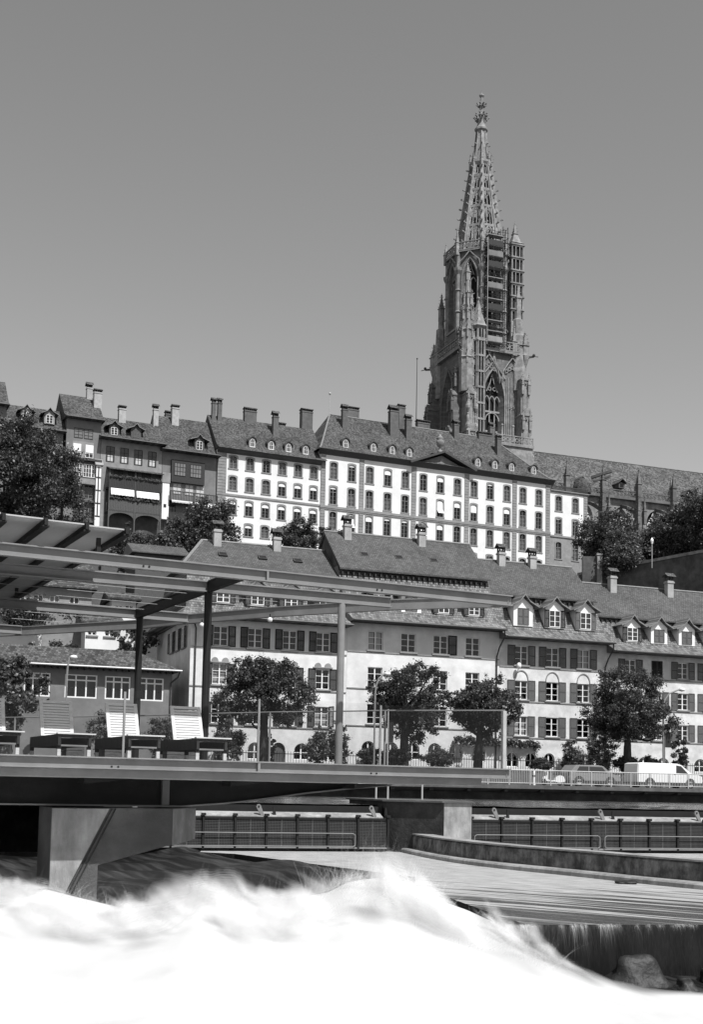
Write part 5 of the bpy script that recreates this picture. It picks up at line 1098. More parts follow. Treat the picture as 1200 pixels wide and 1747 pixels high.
vehicle('van', 'white panel van driving along the quay behind the railing', 'van', QUAY.p(10.6, 2.2, .31),
    [(0, .3), (5.2, .3), (5.28, .55), (5.2, .85), (4.9, .98), (4.3, 1.08), (3.55, 1.62), (3.2, 1.72), (.3, 1.74), (.04, 1.66), (-.02, 1.0)],
    [[(3.05, 1.08), (4.0, 1.06), (3.45, 1.55), (3.05, 1.6)]], 1.8, 5.25, (.95, 4.2), M['van'])
vehicle('car', 'dark grey car passing behind the quay railing right of the scooter', 'car', QUAY.p(5.4, 2.2, .31),
    [(0, .28), (3.85, .28), (3.95, .5), (3.85, .78), (3.2, .92), (2.6, 1.4), (2.2, 1.47), (.5, 1.45), (.05, .95), (-.02, .6)],
    [[(.45, .97), (1.4, .96), (1.4, 1.36), (.72, 1.36)], [(1.48, .96), (2.85, .94), (2.45, 1.34), (1.48, 1.36)]], 1.65, 3.9, (.7, 3.1), M['greycar'])
t = thing('scooter', 'small white motor scooter parked against the quay railing', 'scooter', QUAY.p(2.9, .7, .345), QUAY.a)
for x in (.2, 1.35):
    w = MB(); w.M = Matrix.Translation((x, 0, .23)) @ Matrix.Rotation(math.pi/2, 4, 'X'); w.lathe([(.1, -.05), (.21, -.05), (.23, 0), (.21, .05), (.1, .05)], 14); w.build('wheel', M['black'], t)
MB().prism([(.05, .3), (.15, .55), (.3, .62), (.22, .45), (.3, .3), (.75, .26), (.95, .3), (.9, .36), (.7, .34), (.4, .4), (.42, .95), (.34, .98), (.3, .62)], 'y', -.12, .12).build('leg_shield', M['van'], t)
MB().prism([(.85, .28), (1.2, .2)]+arc(1.3, .36, .36, .32, -20, 180, 8), 'y', -.17, .17).build('rear_body', M['van'], t)
MB().prism([(.85, .7), (1.5, .68), (1.55, .76), (.9, .8)], 'y', -.13, .13).build('seat', M['black'], t); MB().tube((.36, -.3, .98), (.36, .3, .98), .03).build('handlebar', M['steeld'], t); MB().ball((.28, 0, .9), .09).build('headlight', M['lampw'], t)
t = thing('marker_post', 'short white marker post beside the parked scooter', 'post', QUAY.p(2.3, .6, .345), QUAY.a); MB().lathe([(.09, 0), (.09, .8), (.07, .9), (.02, .95)], 8).build('post', M['whitepaint'], t)
MB().box(-.092, .092, -.092, .092, .55, .65).build('band', M['steeld'], t)

# ------------------------------------------------------------------ the weir: gates, pier, apron, training wall
def weir_gate(label, u0, u1, npan, bar0, bar1):
    t = fthing(GATE, 'weir_gate', label, 'weir gate', u0, 0, -2.1, 'steel weir gates'); L = u1-u0
    MB().box(0, L, .55, .8, 1.08, 1.42).build('upstream_beam', M['steeld'], t)
    MB().prism([(.0, 1.02), (.0, 1.06), (.4, 1.2), (.4, 1.14)], 'x', 0, L-.15).build('gate_plate', M['conclight'], t)
    MB().box(0, L, .12, .5, -.3, 1.05).build('gate_leaf', M['black'], t)
    MB().box(0, L, -.12, -.02, .96, 1.03).build('top_rail', M['steeld'], t); MB().box(0, L, -.14, .05, -.02, .03).build('foot_rail', M['steel'], t)
    w = L/npan
    def panel():
        b = MB(); k = int(w/.052)
        for i in range(k): x = w*(i+.5)/k; b.box(x-.008, x+.008, -.075, -.065, .03, .96)
        for i in range(18): z = .05+i*.052; b.box(.02, w-.02, -.085, -.075, z-.008, z+.008)
        b.box(w*.5-.02, w*.5+.02, -.06, -.03, .03, .96, 1); return b.mesh('mesh_panel', [M['meshwire'], M['steel']])
    pm = cached(('gpan', round(w, 3)), panel)
    for i in range(npan): obj('mesh_panel', pm, t, (i*w, 0, 0))
    for i in range(npan+1): obj('post', cached('gpost', lambda: MB().box(-.035, .035, -.16, -.03, -.05, 1.12).box(-.07, .07, -.2, .0, 1.06, 1.14).mesh('post', [M['steeld']])), t, (i*w, 0, 0))
    for a, c in zip(bar0, bar1): MB().path([(a+.06, -.2, .06), (a, -.2, .12), (a, -.2, .44), (a+.08, -.2, .5), (c-.08, -.2, .5), (c, -.2, .44), (c, -.2, .1), (c-.06, -.2, .06), (a+.06, -.2, .06)], .017, 6).build('hand_bar', M['steel'], t)
    for x in [x for x in (1.0, 5.2, 9.2, 13.4) if x < L]:
        MB().prism([(x-.15, 1.36), (x-.12, 1.44), (x-.05, 1.46), (x, 1.42), (x+.12, 1.1), (x+.02, 1.06)], 'y', .02, .1).build('lifting_eye', M['steel'], t); MB().tube((x-.07, .0, 1.38), (x-.07, .02, 1.38), .035, 8).build('eye_hole', M['black'], t)
        MB().prism([(x+.44, 1.08), (x+.46, 1.4), (x+.5, 1.4), (x+.56, 1.08)], 'y', .1, .16).build('lug', M['steeld'], t)
    return t
weir_gate('steel weir gate with wire mesh left of the concrete pier', -3.2, 6.5, 9, (-.5,), (8.5,))
weir_gate('longer steel weir gate with wire mesh right of the concrete pier', 9.6, 29.6, 17, (.1, 5.2, 10), (5.0, 9.8, 19))
t = fthing(GATE, 'weir_pier', 'square concrete pier with a bright front between the two weir gates', 'pier', 0, 0, -.42)
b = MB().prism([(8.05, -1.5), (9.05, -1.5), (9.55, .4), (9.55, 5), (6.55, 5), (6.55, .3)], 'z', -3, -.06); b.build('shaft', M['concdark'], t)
MB().prism([(8.052, -1.512), (9.056, -1.512), (9.06, -1.502), (8.05, -1.502)], 'z', -1.3, -.065).build('front_face', M['conclight'], t)  # sunlit front put into paler concrete, shaded sides into darker
MB().prism([(7.95, -1.6), (9.12, -1.6), (9.62, .4), (9.62, 5), (6.4, 5), (6.4, .25)], 'z', -.06, 0).build('cap', M['concrete'], t)
q = fthing(GATE, 'pier_handrail', 'low tubular handrail on top of the weir pier', 'handrail', 0, 0, -.42)
for x, y in ((6.7, 2.0), (7.15, 2.0), (8.55, 2.2)): MB().tube((x, y, 0), (x, y, .62), .035).build('post', M['galv'], q)
MB().tube((6.0, 2, .55), (8.55, 2.2, .58), .025).build('rail', M['galv'], q)
# apron
mA, n, bs = newmat('wet_apron')
tc = n.nodes.new('ShaderNodeTexCoord'); mp = n.nodes.new('ShaderNodeMapping'); mp.inputs['Rotation'].default_value = (0, 0, R(38)); mp2 = n.nodes.new('ShaderNodeMapping'); mp2.inputs['Scale'].default_value = (.14, 3.2, 1)
n.links.new(tc.outputs['Object'], mp.inputs[0]); n.links.new(mp.outputs[0], mp2.inputs[0])
nz = n.nodes.new('ShaderNodeTexNoise'); nz.inputs['Scale'].default_value = 1.0; nz.inputs['Detail'].default_value = 7; nz.inputs['Roughness'].default_value = .62; n.links.new(mp2.outputs[0], nz.inputs['Vector'])
sx = n.nodes.new('ShaderNodeSeparateXYZ'); n.links.new(tc.outputs['Object'], sx.inputs[0])
def ramp(src, a, b_, c, d):
    r = n.nodes.new('ShaderNodeMapRange'); r.inputs[1].default_value = a; r.inputs[2].default_value = b_; r.inputs[3].default_value = c; r.inputs[4].default_value = d; n.links.new(src, r.inputs[0]); return r.outputs[0]
far = ramp(sx.outputs[1], 22, 31, 0, 1)        # the thin film of water dries out towards the gates
add = n.nodes.new('ShaderNodeMath'); add.operation = 'MULTIPLY_ADD'; add.inputs[1].default_value = .27; n.links.new(far, add.inputs[0]); n.links.new(nz.outputs[0], add.inputs[2])
dry = ramp(add.outputs[0], .56, .64, 0, 1)
nf = n.nodes.new('ShaderNodeTexNoise'); nf.inputs['Scale'].default_value = 9; nf.inputs['Detail'].default_value = 6; n.links.new(mp2.outputs[0], nf.inputs['Vector'])
lt = ramp(nf.outputs[0], .36, .64, .16, .5); dk = ramp(nf.outputs[0], .3, .7, .03, .07)
mx = n.nodes.new('ShaderNodeMix'); mx.data_type = 'FLOAT'; n.links.new(dry, mx.inputs[0]); n.links.new(dk, mx.inputs[2]); n.links.new(lt, mx.inputs[3])
n.links.new(mx.outputs[0], bs.inputs['Base Color']); n.links.new(ramp(dry, 0, 1, .22, .8), bs.inputs['Roughness'])
bp = n.nodes.new('ShaderNodeBump'); bp.inputs['Strength'].default_value = .35; bp.inputs['Distance'].default_value = .04; n.links.new(nf.outputs[0], bp.inputs['Height']); n.links.new(bp.outputs[0], bs.inputs['Normal'])
def az(y): return -2.2-(y-21)*.001
ap = [(2.97, 20.8), (6.02, 21.35), (12, 22.45), (24, 24.6), (34, 40), (26, 51.5), (-4.95, 42.1), (-4.87, 41.17), (-3.66, 40.54), (1.68, 31.48), (1.56, 28.66), (2.6, 22.6)]
b = MB(); k = len(ap); b.add([(x, y, az(y)) for x, y in ap]+[(x, y, -4) for x, y in ap], [tuple(range(k))]); 
b.add([(x, y, az(y)) for x, y in ap]+[(x, y, -4) for x, y in ap], [(i, k+i, k+(i+1) % k, (i+1) % k) for i in range(k)], 1)
struct(b.build('weir_apron', [mA, M['wetblack']]))
t = thing('training_wall', 'low curved concrete wall crossing the apron to the right of the pier', 'wall', (3.06, 39.6, -2.3)); 
wl = [(1.95, 44.8), (3.06, 39.6), (4.32, 36.2), (6.24, 33.0), (8.33, 29.5), (11, 26.3), (15, 22.6)]
def sweep(pts, prof):
    b = MB(); rows = []
    for i, p in enumerate(pts):
        a = Vector(pts[max(0, i-1)]); c = Vector(pts[min(len(pts)-1, i+1)]); d = (c-a).normalized(); nrm = Vector((-d.y, d.x))
        rows.append([(p[0]+nrm.x*s-3.06, p[1]+nrm.y*s-39.6, z-(0 if i else .0)+az(p[1])+2.3) for s, z in prof])
    m_ = len(prof); vs = [v for r in rows for v in r]
    b.add(vs, [(i*m_+j, i*m_+(j+1) % m_, (i+1)*m_+(j+1) % m_, (i+1)*m_+j) for i in range(len(pts)-1) for j in range(m_)]+[tuple(range(m_)), tuple(range(len(vs)-1, len(vs)-m_-1, -1))]); return b
def fine(pts, k=6):
    out = []
    for i in range(len(pts)-1):
        p0, p1, p2, p3 = (Vector(pts[max(0, min(len(pts)-1, j))]) for j in (i-1, i, i+1, i+2))
        for s in range(k): f = s/k; out.append(tuple(.5*((2*p1)+(p2-p0)*f+(2*p0-5*p1+4*p2-p3)*f*f+(3*p1-p0-3*p2+p3)*f**3)))
    return out+[pts[-1]]
wf = fine(wl)
sweep(wf, [(.02, -.3), (.02, .56), (.07, .61), (.52, .61), (.55, .56), (.55, -.3)]).build('wall', M['wetwall'], t)
sweep(wf, [(-.01, .615), (-.01, .66), (.58, .66), (.58, .615)]).build('wall_top', M['conclight'], t)  # added pale strip: the sunlit top edge put into its colour
sweep(wf, [(-.32, -.3), (-.32, .1), (-.28, .14), (.016, .16), (.016, -.3)]).build('kerb', M['conclight'], t)

# ------------------------------------------------------------------ falling and foaming water
cz_x = np.array([-14, -9, -5.6, -4.8, -4.2, -3.6, -3.0, -2.2, -1.6, -.95, -.3, 0, .56, .94, 1.3, 1.9, 2.44, 2.8, 3.4, 4.04, 4.7, 5.6, 7, 14])
cz_z = np.array([-1.66, -1.66, -1.68, -1.58, -1.72, -1.84, -1.82, -1.66, -1.82, -1.86, -1.7, -1.54, -1.42, -1.5, -1.64, -1.82, -2.02, -2.22, -2.5, -2.76, -2.86, -2.95, -3.05, -3.05])
def lump(X, Y, seed, oct_, base, amp):
    rg = np.random.default_rng(seed); out = np.zeros_like(X)
    for o in range(oct_):
        for _ in range(5): a = rg.uniform(0, 2*np.pi); f = base*1.9**o*rg.uniform(.7, 1.3); out += amp*.55**o*np.sin(f*(X*np.cos(a)+Y*np.sin(a))+rg.uniform(0, 6.28))/2
    return out
def crest_y(X): return np.interp(X, [-1.2, 1.6], [18.3, 20.])
def foam_height(X, Y):
    yc = crest_y(X); zc = np.interp(X*20/yc, cz_x, cz_z)*yc/20
    f = np.clip((yc-Y)/8, 0, 1); fr = zc+(-3.1-zc)*(f**1.1); bk = zc-np.clip((Y-yc)/1.5, 0, 3)**1.7*.5
    amp = np.clip((zc+3.25)/1.2, .12, 1)
    return np.where(Y < yc, fr, bk)+lump(X, Y, 3, 4, 1.0, .045)*amp-.04*amp
nx, ny = 300, 200; X, Y = np.meshgrid(np.linspace(-13, 13, nx), np.linspace(7, 23, ny)); Z = foam_height(X, Y)
edge = np.clip((X-3.2)/1.2, 0, 1)*np.clip((Y-(19.3+.25*np.sin(X*2.3)))/.7, 0, 1); Z = Z-edge*.6
i = np.arange(ny-1)[:, None]*nx+np.arange(nx-1)[None]; q = np.stack([i, i+1, i+nx+1, i+nx], -1).reshape(-1, 4)
mF = mat('white_foam', .53, .9, .12, .45, .2, 2.2, stretch=(1, .6, 1))
nF = mF.node_tree; aF = nF.nodes.new('ShaderNodeAttribute'); aF.attribute_name = 'fade'; tF = nF.nodes.new('ShaderNodeBsdfTransparent'); xF = nF.nodes.new('ShaderNodeMixShader')
nF.links.new(aF.outputs['Fac'], xF.inputs[0]); nF.links.new(tF.outputs[0], xF.inputs[1]); nF.links.new(nF.nodes['Principled BSDF'].outputs[0], xF.inputs[2]); nF.links.new(xF.outputs[0], nF.nodes['Material Output'].inputs[0])
fo = struct(obj('foaming_water', npmesh('foaming_water', np.stack([X, Y, Z], -1).reshape(-1, 3), q, [mF]))); fo.data.polygons.foreach_set('use_smooth', [True]*len(q))
fz = np.clip(1-np.clip((X-1.9)/1.0, 0, 1)*np.clip((Y-18.5)/1.3, 0, 1)*1.3+np.clip((X-1.9)/1.0, 0, 1)*lump(X*1.5, Y*.8, 77, 4, 1.6, .3), 0, 1)      # the foam thins out into the dark pool
at3 = fo.data.attributes.new('fade', 'FLOAT', 'POINT'); at3.data.foreach_set('value', fz.ravel().astype(np.float32))
# dark race running to the foam from under the gates, and the pool below the ledge
mW, n2, b2 = newmat('dark_race'); tc2 = n2.nodes.new('ShaderNodeTexCoord'); mpa = n2.nodes.new('ShaderNodeMapping'); mpa.inputs['Rotation'].default_value = (0, 0, R(60)); mpb = n2.nodes.new('ShaderNodeMapping'); mpb.inputs['Scale'].default_value = (.3, 3.2, 1)
nzw = n2.nodes.new('ShaderNodeTexNoise'); nzw.inputs['Scale'].default_value = 1.4; nzw.inputs['Detail'].default_value = 7; n2.links.new(tc2.outputs['Object'], mpa.inputs[0]); n2.links.new(mpa.outputs[0], mpb.inputs[0]); n2.links.new(mpb.outputs[0], nzw.inputs['Vector'])
rw = n2.nodes.new('ShaderNodeMapRange'); rw.inputs[1].default_value = .45; rw.inputs[2].default_value = .8; rw.inputs[3].default_value = .006; rw.inputs[4].default_value = .07; n2.links.new(nzw.outputs[0], rw.inputs[0]); n2.links.new(rw.outputs[0], b2.inputs['Base Color'])
b2.inputs['Roughness'].default_value = .38; b2.inputs['Specular IOR Level'].default_value = .22; bpw = n2.nodes.new('ShaderNodeBump'); bpw.inputs['Strength'].default_value = .3; bpw.inputs['Distance'].default_value = .08; n2.links.new(nzw.outputs[0], bpw.inputs['Height']); n2.links.new(bpw.outputs[0], b2.inputs['Normal'])
nx, ny = 90, 90; U, V = np.meshgrid(np.linspace(-16, 2.6, nx), np.linspace(19.5, 42.5, ny)); Zr = -2.5-.25*np.exp(-((V-26)/4)**2)+lump(U, V, 9, 3, .9, .07)+.32*np.exp(-((U+3.4+.55*(V-38))/1.2)**2)
i = np.arange(ny-1)[:, None]*nx+np.arange(nx-1)[None]; q = np.stack([i, i+1, i+nx+1, i+nx], -1).reshape(-1, 4)
rc = struct(obj('mill_race', npmesh('mill_race', np.stack([U, V, Zr], -1).reshape(-1, 3), q, [mW]))); rc.data.polygons.foreach_set('use_smooth', [True]*len(q))
nx, ny = 120, 60; U, V = np.meshgrid(np.linspace(2.2, 26, nx), np.linspace(16, 25.5, ny)); Zr = -3.06+lump(U, V, 10, 4, 1.6, .05)
i = np.arange(ny-1)[:, None]*nx+np.arange(nx-1)[None]; q = np.stack([i, i+1, i+nx+1, i+nx], -1).reshape(-1, 4)
rc = struct(obj('lower_pool', npmesh('lower_pool', np.stack([U, V, Zr], -1).reshape(-1, 3), q, [mW]))); rc.data.polygons.foreach_set('use_smooth', [True]*len(q))
# streaks of thrown water: thin curved ribbons that fade towards their ends
mS = bpy.data.materials.new('thrown_water'); mS.use_nodes = True; n3 = mS.node_tree; n3.nodes.clear()
at_ = n3.nodes.new('ShaderNodeAttribute'); at_.attribute_name = 'fade'; df = n3.nodes.new('ShaderNodeBsdfDiffuse'); df.inputs[0].default_value = g3(.9); tl = n3.nodes.new('ShaderNodeBsdfTranslucent'); tl.inputs[0].default_value = g3(.9)
ms = n3.nodes.new('ShaderNodeMixShader'); ms.inputs[0].default_value = .5; tp = n3.nodes.new('ShaderNodeBsdfTransparent'); mm_ = n3.nodes.new('ShaderNodeMixShader'); oo = n3.nodes.new('ShaderNodeOutputMaterial')
n3.links.new(df.outputs[0], ms.inputs[1]); n3.links.new(tl.outputs[0], ms.inputs[2]); n3.links.new(at_.outputs['Fac'], mm_.inputs[0]); n3.links.new(tp.outputs[0], mm_.inputs[1]); n3.links.new(ms.outputs[0], mm_.inputs[2]); n3.links.new(mm_.outputs[0], oo.inputs[0])
def ribbons(name, P, Vel, T, Wd, A, seed, grav=4., seg=6):
    """P start, Vel velocity, T flight time, Wd width, A opacity at the root"""
    rg = np.random.default_rng(seed); k = len(P); ts = np.linspace(0, 1, seg+1); co = np.zeros((k, seg+1, 2, 3)); fd = np.zeros((k, seg+1, 2))
    side = np.cross(Vel, rg.standard_normal((k, 3))); side /= np.linalg.norm(side, axis=1)[:, None]
    for j, s in enumerate(ts):
        t_ = T*s; c = P+Vel*t_[:, None]; c[:, 2] -= grav/2*t_**2; w = Wd*(1-.3*s)
        co[:, j, 0] = c-side*w[:, None]/2; co[:, j, 1] = c+side*w[:, None]/2; fd[:, j] = (A*(1-s)**1.3*min(1, s*6+.15))[:, None]
    i = (np.arange(k)[:, None]*(seg+1)*2+np.arange(seg)[None]*2); q = np.stack([i, i+1, i+3, i+2], -1).reshape(-1, 4)
    me = npmesh(name, co.reshape(-1, 3), q, [mS]); at2 = me.attributes.new('fade', 'FLOAT', 'POINT'); at2.data.foreach_set('value', fd.ravel().astype(np.float32))
    o = obj(name, me); o['kind'] = 'stuff'; return o
rg = np.random.default_rng(21)
def spray(k, vz, T, W0, W1, A, seed, yr=(18.6, 20.6), xr=(-6.5, 3.0)):
    x = rg.uniform(*xr, k); y = rg.uniform(*yr, k); P = np.stack([x, y, foam_height(x, y)-.05], 1)
    V = np.stack([rg.normal(.3, .7, k), rg.normal(.1, .5, k), np.abs(rg.normal(vz, vz*.45, k))], 1); return P, V, rg.uniform(.5, 1, k)*T, rg.uniform(W0, W1, k), rg.uniform(.4, 1, k)*A
P = [spray(2600, 1.2, .4, .006, .016, .26, 1, (17.4, 19.0)), spray(1300, 1.7, .44, .006, .018, .32, 3, (18.6, 20.), (-.7, 1.5))]
tag(ribbons('water_spray', *[np.concatenate(c) for c in zip(*P)], 5), 'white spray thrown up along the crest of the foaming water', 'spray')
# blown spray: a stack of thin veils over the foam, each torn into flying shreds
def shreds(X, Y, k, seed):
    """noise drawn out along the throw of the water, drifting from veil to veil"""
    d = X*.8+.25*k*.1; e = Y
    return .5+.5*np.clip(lump(d*2.8, e*1.1, seed, 4, 1.3, .7)+.4*lump(d*7, e*2, seed+1, 3, 2.2, .6), -1, 1)
nx, ny = 420, 70; NL = 12; cos, qs, fds = [], [], []
Xs, Tt = np.meshgrid(np.linspace(-7.5, 6.2, nx), np.linspace(0, 1, ny)); Ys = crest_y(Xs)-2.6+Tt*4.0
hs = (.13+.3*shreds(Xs, Ys, 0, 31)**1.3+.25*np.exp(-((Xs-.6)/.9)**2))*np.clip((4.6-Xs)/2.0, .2, 1)
for k in range(NL):
    f = (k+1)/NL; Zs = foam_height(Xs, Ys)+hs*f+.02; e2 = np.clip((Xs-3.0)/1.2, 0, 1)*np.clip((Ys-18.9)/.7, 0, 1); Zs = Zs-e2*.6
    fade = np.clip(shreds(Xs+.35*hs*f, Ys, k, 41)*1.5-.35-.55*f, 0, 1)*.55*(1-f)**.8*np.clip(Tt*5, 0, 1)*np.clip((1-Tt)*4, 0, 1)*np.clip((Xs+7.5)/.5, 0, 1)*np.clip((3.6-Xs)/1.3, 0, 1)
    cos.append(np.stack([Xs, Ys, Zs], -1).reshape(-1, 3)); i = np.arange(ny-1)[:, None]*nx+np.arange(nx-1)[None]+k*nx*ny; qs.append(np.stack([i, i+1, i+nx+1, i+nx], -1).reshape(-1, 4)); fds.append(fade.ravel())
co, q, fd = np.concatenate(cos), np.concatenate(qs), np.concatenate(fds); q = q[fd[q].max(1) > .01]
me = npmesh('blown_spray', co, q, [mS]); at2 = me.attributes.new('fade', 'FLOAT', 'POINT'); at2.data.foreach_set('value', fd.astype(np.float32)); me.polygons.foreach_set('use_smooth', [True]*len(q))
o = tag(obj('blown_spray', me), 'soft white spray hanging over the foaming water below the terrace', 'spray'); o['kind'] = 'stuff'
# veil of water falling over the ledge
k = 3000; x = 2.6+3.7*rg.random(k)**1.4; y = 20.8+(x-2.97)*.18-.02; P = np.stack([x, y, np.full(k, -2.2)+.012*rg.standard_normal(k)], 1)
V = np.stack([rg.normal(.15, .16, k), -rg.uniform(.1, .75, k), rg.normal(-.1, .1, k)], 1)
tag(ribbons('water_veil', P, V, rg.uniform(.08, .4, k)*np.clip(1.2-.25*(x-2.6), .3, 1), rg.uniform(.005, .014, k), rg.uniform(.1, .5, k)*np.clip(.5+.5*np.sin(x*7.3+2*np.sin(x*3.1))+.5*np.sin(x*19+3*np.sin(x*5)), .04, 1), 6, grav=9), 'thin veil of water falling over the ledge of the apron', 'water')
k = 40; x = 6+2.5*rg.random(k); y = 20.8+(x-2.97)*.18-.02; P = np.stack([x, y, np.full(k, -2.2)], 1); V = np.stack([np.zeros(k), -rg.uniform(.03, .1, k), np.zeros(k)], 1)
tag(ribbons('water_trickle', P, V, np.full(k, .4), rg.uniform(.006, .012, k), rg.uniform(.15, .4, k), 7, grav=9), 'thin trickles on the dark ledge at the right edge', 'water')
def rock(label, pos, r, seed, sq=(1, 1, .7)):
    n_ = 36; b = MB(); rg_ = random.Random(seed); prof = []
    vs = []; rows = 22
    for i in range(rows+1):
        for j in range(n_):
            th, ph = math.pi*i/rows, 2*math.pi*j/n_; d = Vector((math.sin(th)*math.cos(ph), math.sin(th)*math.sin(ph), math.cos(th)))
            k_ = 1+.16*math.sin(3*d.x+seed)+.14*math.sin(4*d.y+2*seed)+.12*math.sin(5*d.z+seed)+.07*math.sin(9*d.x+4*d.z+seed)+.05*math.sin(13*d.y-7*d.z)+.012*rg_.uniform(-1, 1); vs.append((d.x*r*sq[0]*k_, d.y*r*sq[1]*k_, d.z*r*sq[2]*k_))
    b.add(vs, [(i*n_+j, (i+1)*n_+j, (i+1)*n_+(j+1) % n_, i*n_+(j+1) % n_) for i in range(rows) for j in range(n_)]); tag(b.build('rock', M['rock'], None, pos, smooth=True), label, 'rock', 'rocks below the ledge')
rock('large wet pointed rock under the falling water', (4.7, 20.4, -3.08), .5, 2, (1.2, .75, .85)); rock('small rounded rock in the pool at the right edge', (6.1, 20.9, -3.0), .25, 5); rock('low flat rock beside the large wet rock', (5.4, 20.0, -3.06), .2, 9)
rock('dark stone on the apron beside the training wall', (6.75, 30.6, -2.2), .16, 12, (1.6, 1, .5))

# ------------------------------------------------------------------ the steel terrace
def tp(u, v, z=0): return (u, v, z)
DECK = [(-5, 0), (8.62, 0), (7.1, 1.55), (5.75, 3.6), (4.7, 5.6), (4.15, 7.0), (2.3, 9.7), (0, 13), (-5, 13)]
def channel(b, p, q, zt, h, fl, side=1, t_=.02):
    """C-shaped steel section: web with flanges towards the outside, from p to q (plan points)"""
    p, q = Vector(p), Vector(q); d = (q-p).normalized(); nrm = Vector((d.y, -d.x))*side
    def blk(o0, o1, z0, z1):
        a, c = p+nrm*o0, q+nrm*o0; e, f = q+nrm*o1, p+nrm*o1
        b.add([(a.x, a.y, z0), (c.x, c.y, z0), (e.x, e.y, z0), (f.x, f.y, z0), (a.x, a.y, z1), (c.x, c.y, z1), (e.x, e.y, z1), (f.x, f.y, z1)], [(0, 3, 2, 1), (4, 5, 6, 7), (0, 1, 5, 4), (1, 2, 6, 5), (2, 3, 7, 6), (3, 0, 4, 7)])
    blk(-.03, 0, zt-h+t_, zt-t_); blk(-fl, fl, zt-t_, zt); blk(-fl, fl, zt-h, zt-h+t_)
T = fthing(TER, 'terrace', 'steel river terrace with pointed deck, glass railing and open pergola', 'terrace', 0, 0, 0)
k = len(DECK); dk_in = [(u, v+.03) if v == 0 else (u-.03, v) for u, v in DECK]
MB().prism(dk_in, 'z', .2, .355).build('deck', M['timber'], T)
b = MB(); channel(b, (-5, 0), (8.66, 0), .365, .175, .065); b.build('edge_beam', M['steel'], T)
b = MB()
for a, c in zip(DECK[1:-2], DECK[2:-1]): channel(b, c, a, .365, .175, .05, -1)
b.build('back_edge_beam', M['steel'], T)
b = MB().box(-5, 8.1, .02, .05, .06, .186); b.box(3.93, 3.97, -.06, .0, .195, .36); b.build('fascia', M['steel'], T)
for u in (1.62, 1.72, 5.95, 6.05): MB().tube((u, -.012, .225), (u, 0, .225), .016, 8).build('bolt', M['steeld'], T)
gp = [(-5, -.36), (3.2, -.37), (3.9, -.32), (4.37, -.27), (4.9, -.2), (5.47, -.12), (6.3, -.03), (7.1, .04), (7.1, .055), (-5, .055)]
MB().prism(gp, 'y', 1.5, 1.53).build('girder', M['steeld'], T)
b = MB()
for p, q in zip(gp[:7], gp[1:8]): b.bar((p[0], 1.52, p[1]), (q[0], 1.52, q[1]), .26, .025)
for u in (.0, 2.95): b.box(u-.06, u+.06, 1.42, 1.5, -.35, .05)
b.build('girder_flange', M['steel'], T)
for u in (1.25, 3.55, 5.7): MB().prism([(u, .055), (u+.75, .055), (u, -.03)], 'y', .1, .5).build('bracket', M['steeld'], T)
# pergola frame
def beam(p, q, zt=3.38, h=.185, fl=.062, name='pergola_beam', m='steel'):
    b = MB(); channel(b, p, q, zt, h, fl); return b.build(name, M[m], T)
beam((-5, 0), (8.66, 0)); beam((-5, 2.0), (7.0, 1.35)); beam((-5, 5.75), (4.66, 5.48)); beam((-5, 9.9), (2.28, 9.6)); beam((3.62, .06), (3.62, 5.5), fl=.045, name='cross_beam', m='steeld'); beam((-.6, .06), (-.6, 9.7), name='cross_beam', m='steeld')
b = MB()
for a, c in zip(DECK[1:-2], DECK[2:-1]): channel(b, c, a, 3.375, .19, .05, -1)
b.build('back_beam', M['steel'], T)
MB().box(4.0, 4.03, -.06, -.0, 3.2, 3.38).build('joint_plate', M['steel'], T)
for u in (2.0, 2.09, 6.0, 6.09): MB().tube((u, -.012, 3.25), (u, 0, 3.25), .016, 8).build('bolt', M['steeld'], T)
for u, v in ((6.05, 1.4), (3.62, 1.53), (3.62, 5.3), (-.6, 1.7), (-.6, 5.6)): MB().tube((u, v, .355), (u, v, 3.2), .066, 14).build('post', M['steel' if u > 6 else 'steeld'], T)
for v in (2.5, 3.3, 4.1, 4.9, 6.6, 7.8): MB().tube((-4, v, 3.3), (6.5-v*.48, v, 3.3), .005, 5).build('tension_wire', M['wire'], T)
for u, v in ((4.75, 4.9), (5.55, 3.4)): o = MB().tube((u, v, 3.13), (u, v, 3.2), .012, 5).build('lamp_stem', M['steeld'], T); MB().ball((u, v, 3.09), .05, n=10, k=6).build('lamp_globe', M['lampw'], o)
MB().lathe([(.01, 0), (.022, -.02), (.022, -.06), (.005, -.07)], 8, (1.35, .06, 3.2)).build('spot_lamp', M['black'], T)
# glass balustrade
MB().quad((-5, .0, .37), (3.92, .0, .37), (3.92, .0, 1.36), (-5, .0, 1.36)).build('glass_panel', M['balglass'], T)
MB().quad((3.96, .0, .37), (8.5, .0, .37), (8.5, .0, 1.36), (3.96, .0, 1.36)).build('glass_panel', M['balglass'], T)
for u in (1.78, 3.94, 6.1): MB().box(u-.016, u+.016, -.03, -.004, .36, 1.34).build('baluster', M['steel'], T)
MB().box(8.5, 8.57, -.035, .035, .36, 1.36).build('end_post', M['galv'], T)
for a, c in zip(DECK[1:-2], DECK[2:-1]):
    MB().quad((a[0]-.06, a[1], .37), (c[0]-.06, c[1], .37), (c[0]-.06, c[1], 1.36), (a[0]-.06, a[1], 1.36)).build('glass_panel', M['balglass'], T)
    MB().tube((c[0]-.06, c[1], .36), (c[0]-.06, c[1], 1.38), .02, 6).build('baluster', M['steel'], T); MB().tube((a[0]-.06, a[1], 1.37), (c[0]-.06, c[1], 1.37), .014, 6).build('hand_rail', M['steel'], T)
